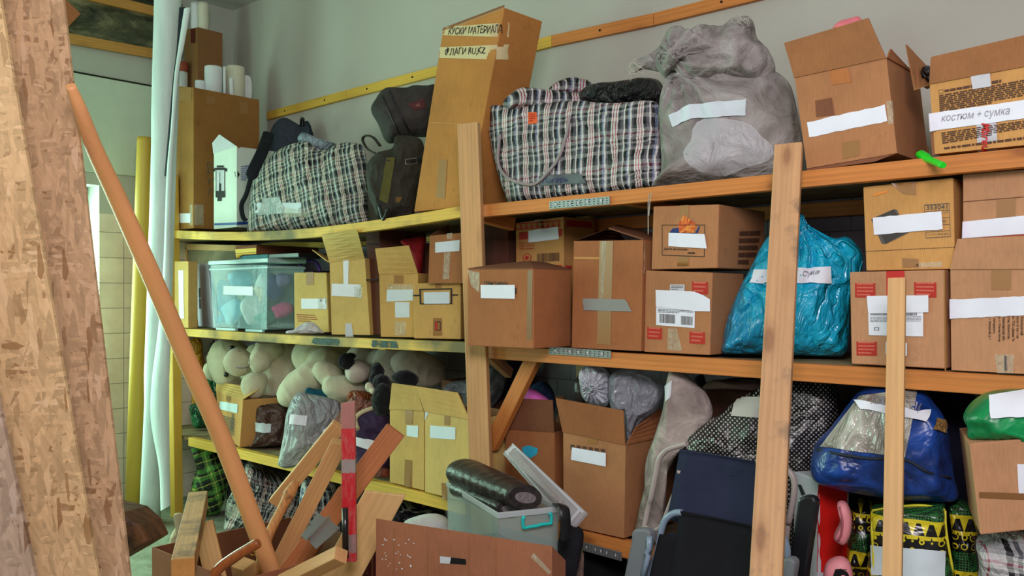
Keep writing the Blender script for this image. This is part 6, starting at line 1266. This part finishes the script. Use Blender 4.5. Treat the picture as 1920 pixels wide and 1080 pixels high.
# steel bracket: folded perforated sheet
Bq = [aD(*q('Z', 1240, 455)[0], 2.74), aD(*q('Z', 1378, 268)[0], 2.86), aD(*q('Z', 1560, 385)[0], 2.80), aD(*q('Z', 1365, 556)[0], 2.68)]
nb = (Bq[1]-Bq[0]).cross(Bq[3]-Bq[0]).normalized(); nb = nb if nb.dot(VD) < 0 else -nb
vs = []; K = 24; prof = []
for i in range(K+1):
    s = i/K; h_ = .020*math.exp(-((s-.52)/.06)**2) - .010*max(0, s-.75)
    prof.append(h_)
for i in range(K+1):
    s = i/K; a = Bq[0].lerp(Bq[1], 0).lerp(Bq[3], s)+nb*prof[i]; c = Bq[1].lerp(Bq[2], s)+nb*prof[i]; vs += [a, c, c-nb*.003, a-nb*.003]
fs = [(i*4+k, i*4+(k+1) % 4, i*4+4+(k+1) % 4, i*4+4+k) for i in range(K) for k in range(4)]+[(3,2,1,0), tuple(K*4+k for k in range(4))]
bk_ = mesh('steel_bracket', vs, fs, STEEL); tag(bk_, 'galvanised perforated steel angle bracket lying among the offcuts', 'bracket')
for (x, y) in ((1395, 300), (1420, 312), (1445, 325), (1380, 330), (1402, 342), (1510, 392), (1535, 402), (1285, 440), (1310, 455), (1318, 485), (1300, 490), (1340, 500)):
    rr_ = 5 if (x, y) != (1535, 402) else 8
    polydecal('bolt_hole', bk_, [q('Z', x+rr_*cos(t), y+rr_*1.2*sin(t))[0] for t in a_], HOLE, off=.0015)
polydecal('bolt_hole', bk_, [q('Z', 1320+13*cos(t), 367+16*sin(t))[0] for t in a_], HOLE, off=.0015); polydecal('bolt_hole', bk_, [q('Z', 1325+8*cos(t), 440+9*sin(t))[0] for t in a_], HOLE, off=.0015)
# long round pole
PB = [(132, 160, 2.01), (150, 205, 2.05), (180, 285, 2.14), (225, 382, 2.26), (290, 530, 2.41), (350, 672, 2.55), (420, 832, 2.68), (512, 1078, 2.86)]
PR = [9, 12.5, 15.5, 17, 17.5, 17.5, 17.5, 17]
pts = crv([aD(*c) for c in PB], 6); d = (pts[-1]-pts[-4]).normalized(); pts += [pts[-1]+d*((pts[-1].z-.035)/-d.z)*k for k in (.33, .66, 1)]
ra = [(PR[min(i//6, 7)]*(1-(i % 6)/6)+PR[min(i//6+1, 7)]*((i % 6)/6))*(pts[i]-CAM).dot(VD)/F if i < 43 else .030 for i in range(len(pts))]
o = tube('round_pole', pts, ra, W_POLE, n=28)
M_ = frame(pts[0], pts[-1]-pts[0], VD); me_ = o.data; Wm = WM[o]
for v in me_.vertices: v.co = M_.inverted() @ (Wm @ v.co)
o.matrix_basis = M_; WM[o] = M_
tag(o, 'long smooth round wooden pole with a tapered top leaning diagonally across the view', 'pole')
# cane handle
hp = crv([aD(*c) for c in ((486, 1017, 2.60), (470, 1026, 2.60), (440, 1044, 2.60), (415, 1062, 2.60), (404, 1076, 2.60), (402, 1100, 2.61), (410, 1140, 2.64))], 6)
o = tube('cane_handle', hp, [.012]+[.0155]*(len(hp)-1), W_V, n=20); tag(o, 'varnished brown curved cane handle at the bottom in front of the pole', 'walking cane')
rg_ = aD(474, 1036, 2.60); tube('brass_ring', crv([rg_+RT*.008*cos(t)+UP*.008*sin(t) for t in [2*pi*k/10 for k in range(11)]], 3), .0015, plain('brass', rgb(206, 160, 70), .3, metal=.9), o, 6)
cz = [aD(474, 1040, 2.62), aD(476, 1075, 2.66)]; d = (cz[1]-cz[0]).normalized(); tube('shaft', [hp[-1], hp[-1]+Vector((.02, .06, -.24))], .012, W_V, o, 12)
# kraft paper roll at the box's left
o = bag('paper_bundle', 'crumpled kraft paper sheet behind the thick squared timber', 'paper', paper('kraft_sheet', rgb(190, 170, 140), .8, .12, .6), q('Z', 200, 285, 270, 275, 300, 330, 250, 480, 220, 640, 180, 660, 168, 480, 215, 380), 1.95, .03, amp=.008, N=60, Rn=10, p=3)
# ---- folding camp chairs
NV = fabric('navy_canvas', rgb(42, 46, 70), .85, .25, 5, .5, 260, .5); BKC = fabric('black_chair_canvas', rgb(26, 25, 30), .9, .3, 5, .5, 260, .5)
TUBE1 = plain('beige_tube', rgb(176, 162, 158), .35, spec=.5); TUBE2 = plain('blue_grey_tube', rgb(132, 150, 172), .3, spec=.5); ARM = plain('grey_armrest', rgb(120, 124, 130), .45)
def Lp(Y, *c): return [aY(*q('L', c[i], c[i+1])[0], Y) for i in range(0, len(c), 2)]
def sheet(name, Q, mat, parent, t=.006, sag=.03, n=10):
    vs = []; TL, TR, BR, BL = Q; nn_ = (TR-TL).cross(BL-TL).normalized(); nn_ = nn_ if nn_.dot(VD) > 0 else -nn_
    for s in (0, 1):
        for j in range(n+1):
            for i in range(n+1):
                u, v = i/n, j/n; vs.append(TL.lerp(TR, u).lerp(BL.lerp(BR, u), v)+nn_*(sag*sin(pi*u)*(.4+.6*sin(pi*min(v*1.1, 1)))+s*t))
    m_ = (n+1)**2; fs = []
    for j in range(n):
        for i in range(n):
            a = j*(n+1)+i; fs += [(a+n+1, a+n+2, a+1, a), (m_+a, m_+a+1, m_+a+n+2, m_+a+n+1)]
    for k in range(n):
        fs += [(k, k+1, m_+k+1, m_+k), (n*(n+1)+k+1, n*(n+1)+k, m_+n*(n+1)+k, m_+n*(n+1)+k+1), ((k+1)*(n+1), k*(n+1), m_+k*(n+1), m_+(k+1)*(n+1)), (k*(n+1)+n, (k+1)*(n+1)+n, m_+(k+1)*(n+1)+n, m_+k*(n+1)+n)]
    return mesh(name, vs, fs, mat, parent, smooth=True)
def down(p_, dx=0, dy=0, z=.012): return Vector((p_.x+dx, p_.y+dy, z))
c1 = root('folding_chair', 'navy blue folding camp chair with beige tubes standing behind the black one', 'folding chair', (-.95, 2.05, 0))
sheet('back_cloth', Lp(2.25, 310, 440, 840, 535)+Lp(2.17, 790, 960, 245, 790), NV, c1); sheet('top_hem', Lp(2.244, 308, 438, 842, 532, 838, 620, 302, 540), NV, c1, t=.008, sag=.028)['label'] = 'folded top hem'
fl = Lp(2.25, 345, 410, 290, 425, 240, 445, 205, 490, 190, 560, 165, 680, 130, 830); fl += [down(fl[-1], -.05, -.12)]; tube('frame_tube', crv(fl, 5), .0085, TUBE1, c1, 12)
tube('frame_tube', crv(Lp(2.23, 130, 828, 170, 848, 210, 830, 250, 740, 300, 600, 306, 545), 5), .006, TUBE1, c1, 10)
fl = Lp(2.25, 700, 500, 800, 520, 860, 548, 888, 600, 885, 680, 862, 800, 845, 920); fl += [down(fl[-1], .0, -.12)]; tube('frame_tube', crv(fl, 5), .0085, TUBE1, c1, 12)
sheet('seat_cloth', Lp(2.15, 250, 860, 800, 930)+[Vector((-.66, 2.08, .25)), Vector((-1.25, 2.04, .25))], NV, c1)
c2 = root('folding_chair', 'black folding camp chair with blue grey tubes and grey armrests in front', 'folding chair', (-.9, 1.9, 0))
sheet('back_cloth', Lp(2.13, 308, 755, 800, 865)+Lp(2.03, 780, 1250, 250, 1180), BKC, c2); sheet('side_cloth', Lp(2.12, 205, 868, 310, 872)+Lp(2.05, 300, 1250, 120, 1230), BKC, c2, sag=.005)
sheet('top_hem', Lp(2.124, 306, 752, 802, 862, 800, 960, 300, 880), BKC, c2, t=.008, sag=.028)
fl = Lp(2.13, 320, 758, 280, 762, 245, 785, 225, 820, 212, 870, 190, 980, 150, 1100); fl += [down(fl[-1], -.05, -.1)]; tube('frame_tube', crv(fl, 5), .0095, TUBE2, c2, 12)
fl = Lp(2.13, 780, 862, 830, 885, 850, 930, 852, 990, 840, 1100); fl += [down(fl[-1], .0, -.1)]; tube('frame_tube', crv(fl, 5), .0095, TUBE2, c2, 12)
def armrest(Q, Y, mat, lab=None, par_=c2, t=.035, r=.010):
    V4 = Lp(Y, *Q); n = len(V4); vs = V4+[v+Vector((0, t, 0)) for v in V4]
    o = mesh('armrest', vs, [tuple(range(n-1, -1, -1)), tuple(range(n, 2*n))]+[(i, (i+1) % n, n+(i+1) % n, n+i) for i in range(n)], mat, par_, bevel=r)
    if lab: o['label'] = lab
    return o
armrest((62, 860, 80, 842, 140, 842, 158, 862, 158, 900, 90, 1200, 0, 1200, 62, 900), 2.09, ARM, 'left grey armrest'); armrest((832, 990, 870, 990, 892, 1010, 890, 1040, 860, 1200, 800, 1200), 2.09, ARM, 'right grey armrest')
tube('hinge_tube', Lp(2.07, 156, 880, 156, 940, 140, 960, 150, 975, 120, 1090), .008, TUBE2, c2, 10)
for v in (1, ): armrest((905, 690, 940, 672, 985, 678, 1003, 705, 990, 800, 960, 1000, 935, 1200, 850, 1200, 870, 950), 2.20, plain('black_pad', rgb(30, 30, 34), .3), 'big black padded armrest', c1, .03)

# ================================================================ let soft things give way where they press on their neighbours
def closed(me):
    cnt = {}
    for p_ in me.polygons:
        for e in p_.edge_keys: cnt[e] = cnt.get(e, 0)+1
    return bool(cnt) and all(c == 2 for c in cnt.values())
def bbx(o):
    vs = [WM[o] @ v.co for v in o.data.vertices]
    return [min(v[i] for v in vs) for i in range(3)], [max(v[i] for v in vs) for i in range(3)], vs
SOL = {}
for o_, bv in BV.items():
    if len(o_.data.polygons) > 5 and (o_ in SOFT or closed(o_.data)): SOL[o_] = bbx(o_)
RD = Vector((.013, .999, .031)).normalized()
def inside(bv, p_):
    n = 0; o0 = p_.copy()
    for _ in range(12):
        l, nn_, i, d = bv.ray_cast(o0, RD)
        if l is None: break
        n += 1; o0 = l+RD*1e-5
    return n % 2 == 1
done = set()
for s_ in SOFT:
    lo, hi, vs = SOL[s_]; Mi = WM[s_].inverted(); moved = 0
    for h_ in list(SOL):
        if h_ is s_ or TOP[h_] is TOP[s_] or (h_ in SOFT and h_ not in done): continue
        l2, h2, _ = SOL[h_]
        if any(min(hi[k], h2[k])-max(lo[k], l2[k]) < .001 for k in range(3)): continue
        bv = BV[h_]
        for i, v in enumerate(vs):
            if any(v[k] < l2[k] or v[k] > h2[k] for k in range(3)): continue
            if inside(bv, v):
                l, nn_, _, d = bv.find_nearest(v)
                if l is not None and d < .12 and (l-v).dot(VD) > -.012:
                    dr = (l-v); nv = l+(dr.normalized() if dr.length > 1e-6 else Vector((0, 0, 1)))*.003
                    vs[i] = nv; moved += 1
    if moved:
        for i, v in enumerate(vs): s_.data.vertices[i].co = Mi @ v
        s_.data.update(); BV[s_] = BVHTree.FromPolygons(vs, [tuple(p_.vertices) for p_ in s_.data.polygons])
    SOL[s_] = bbx(s_); done.add(s_)
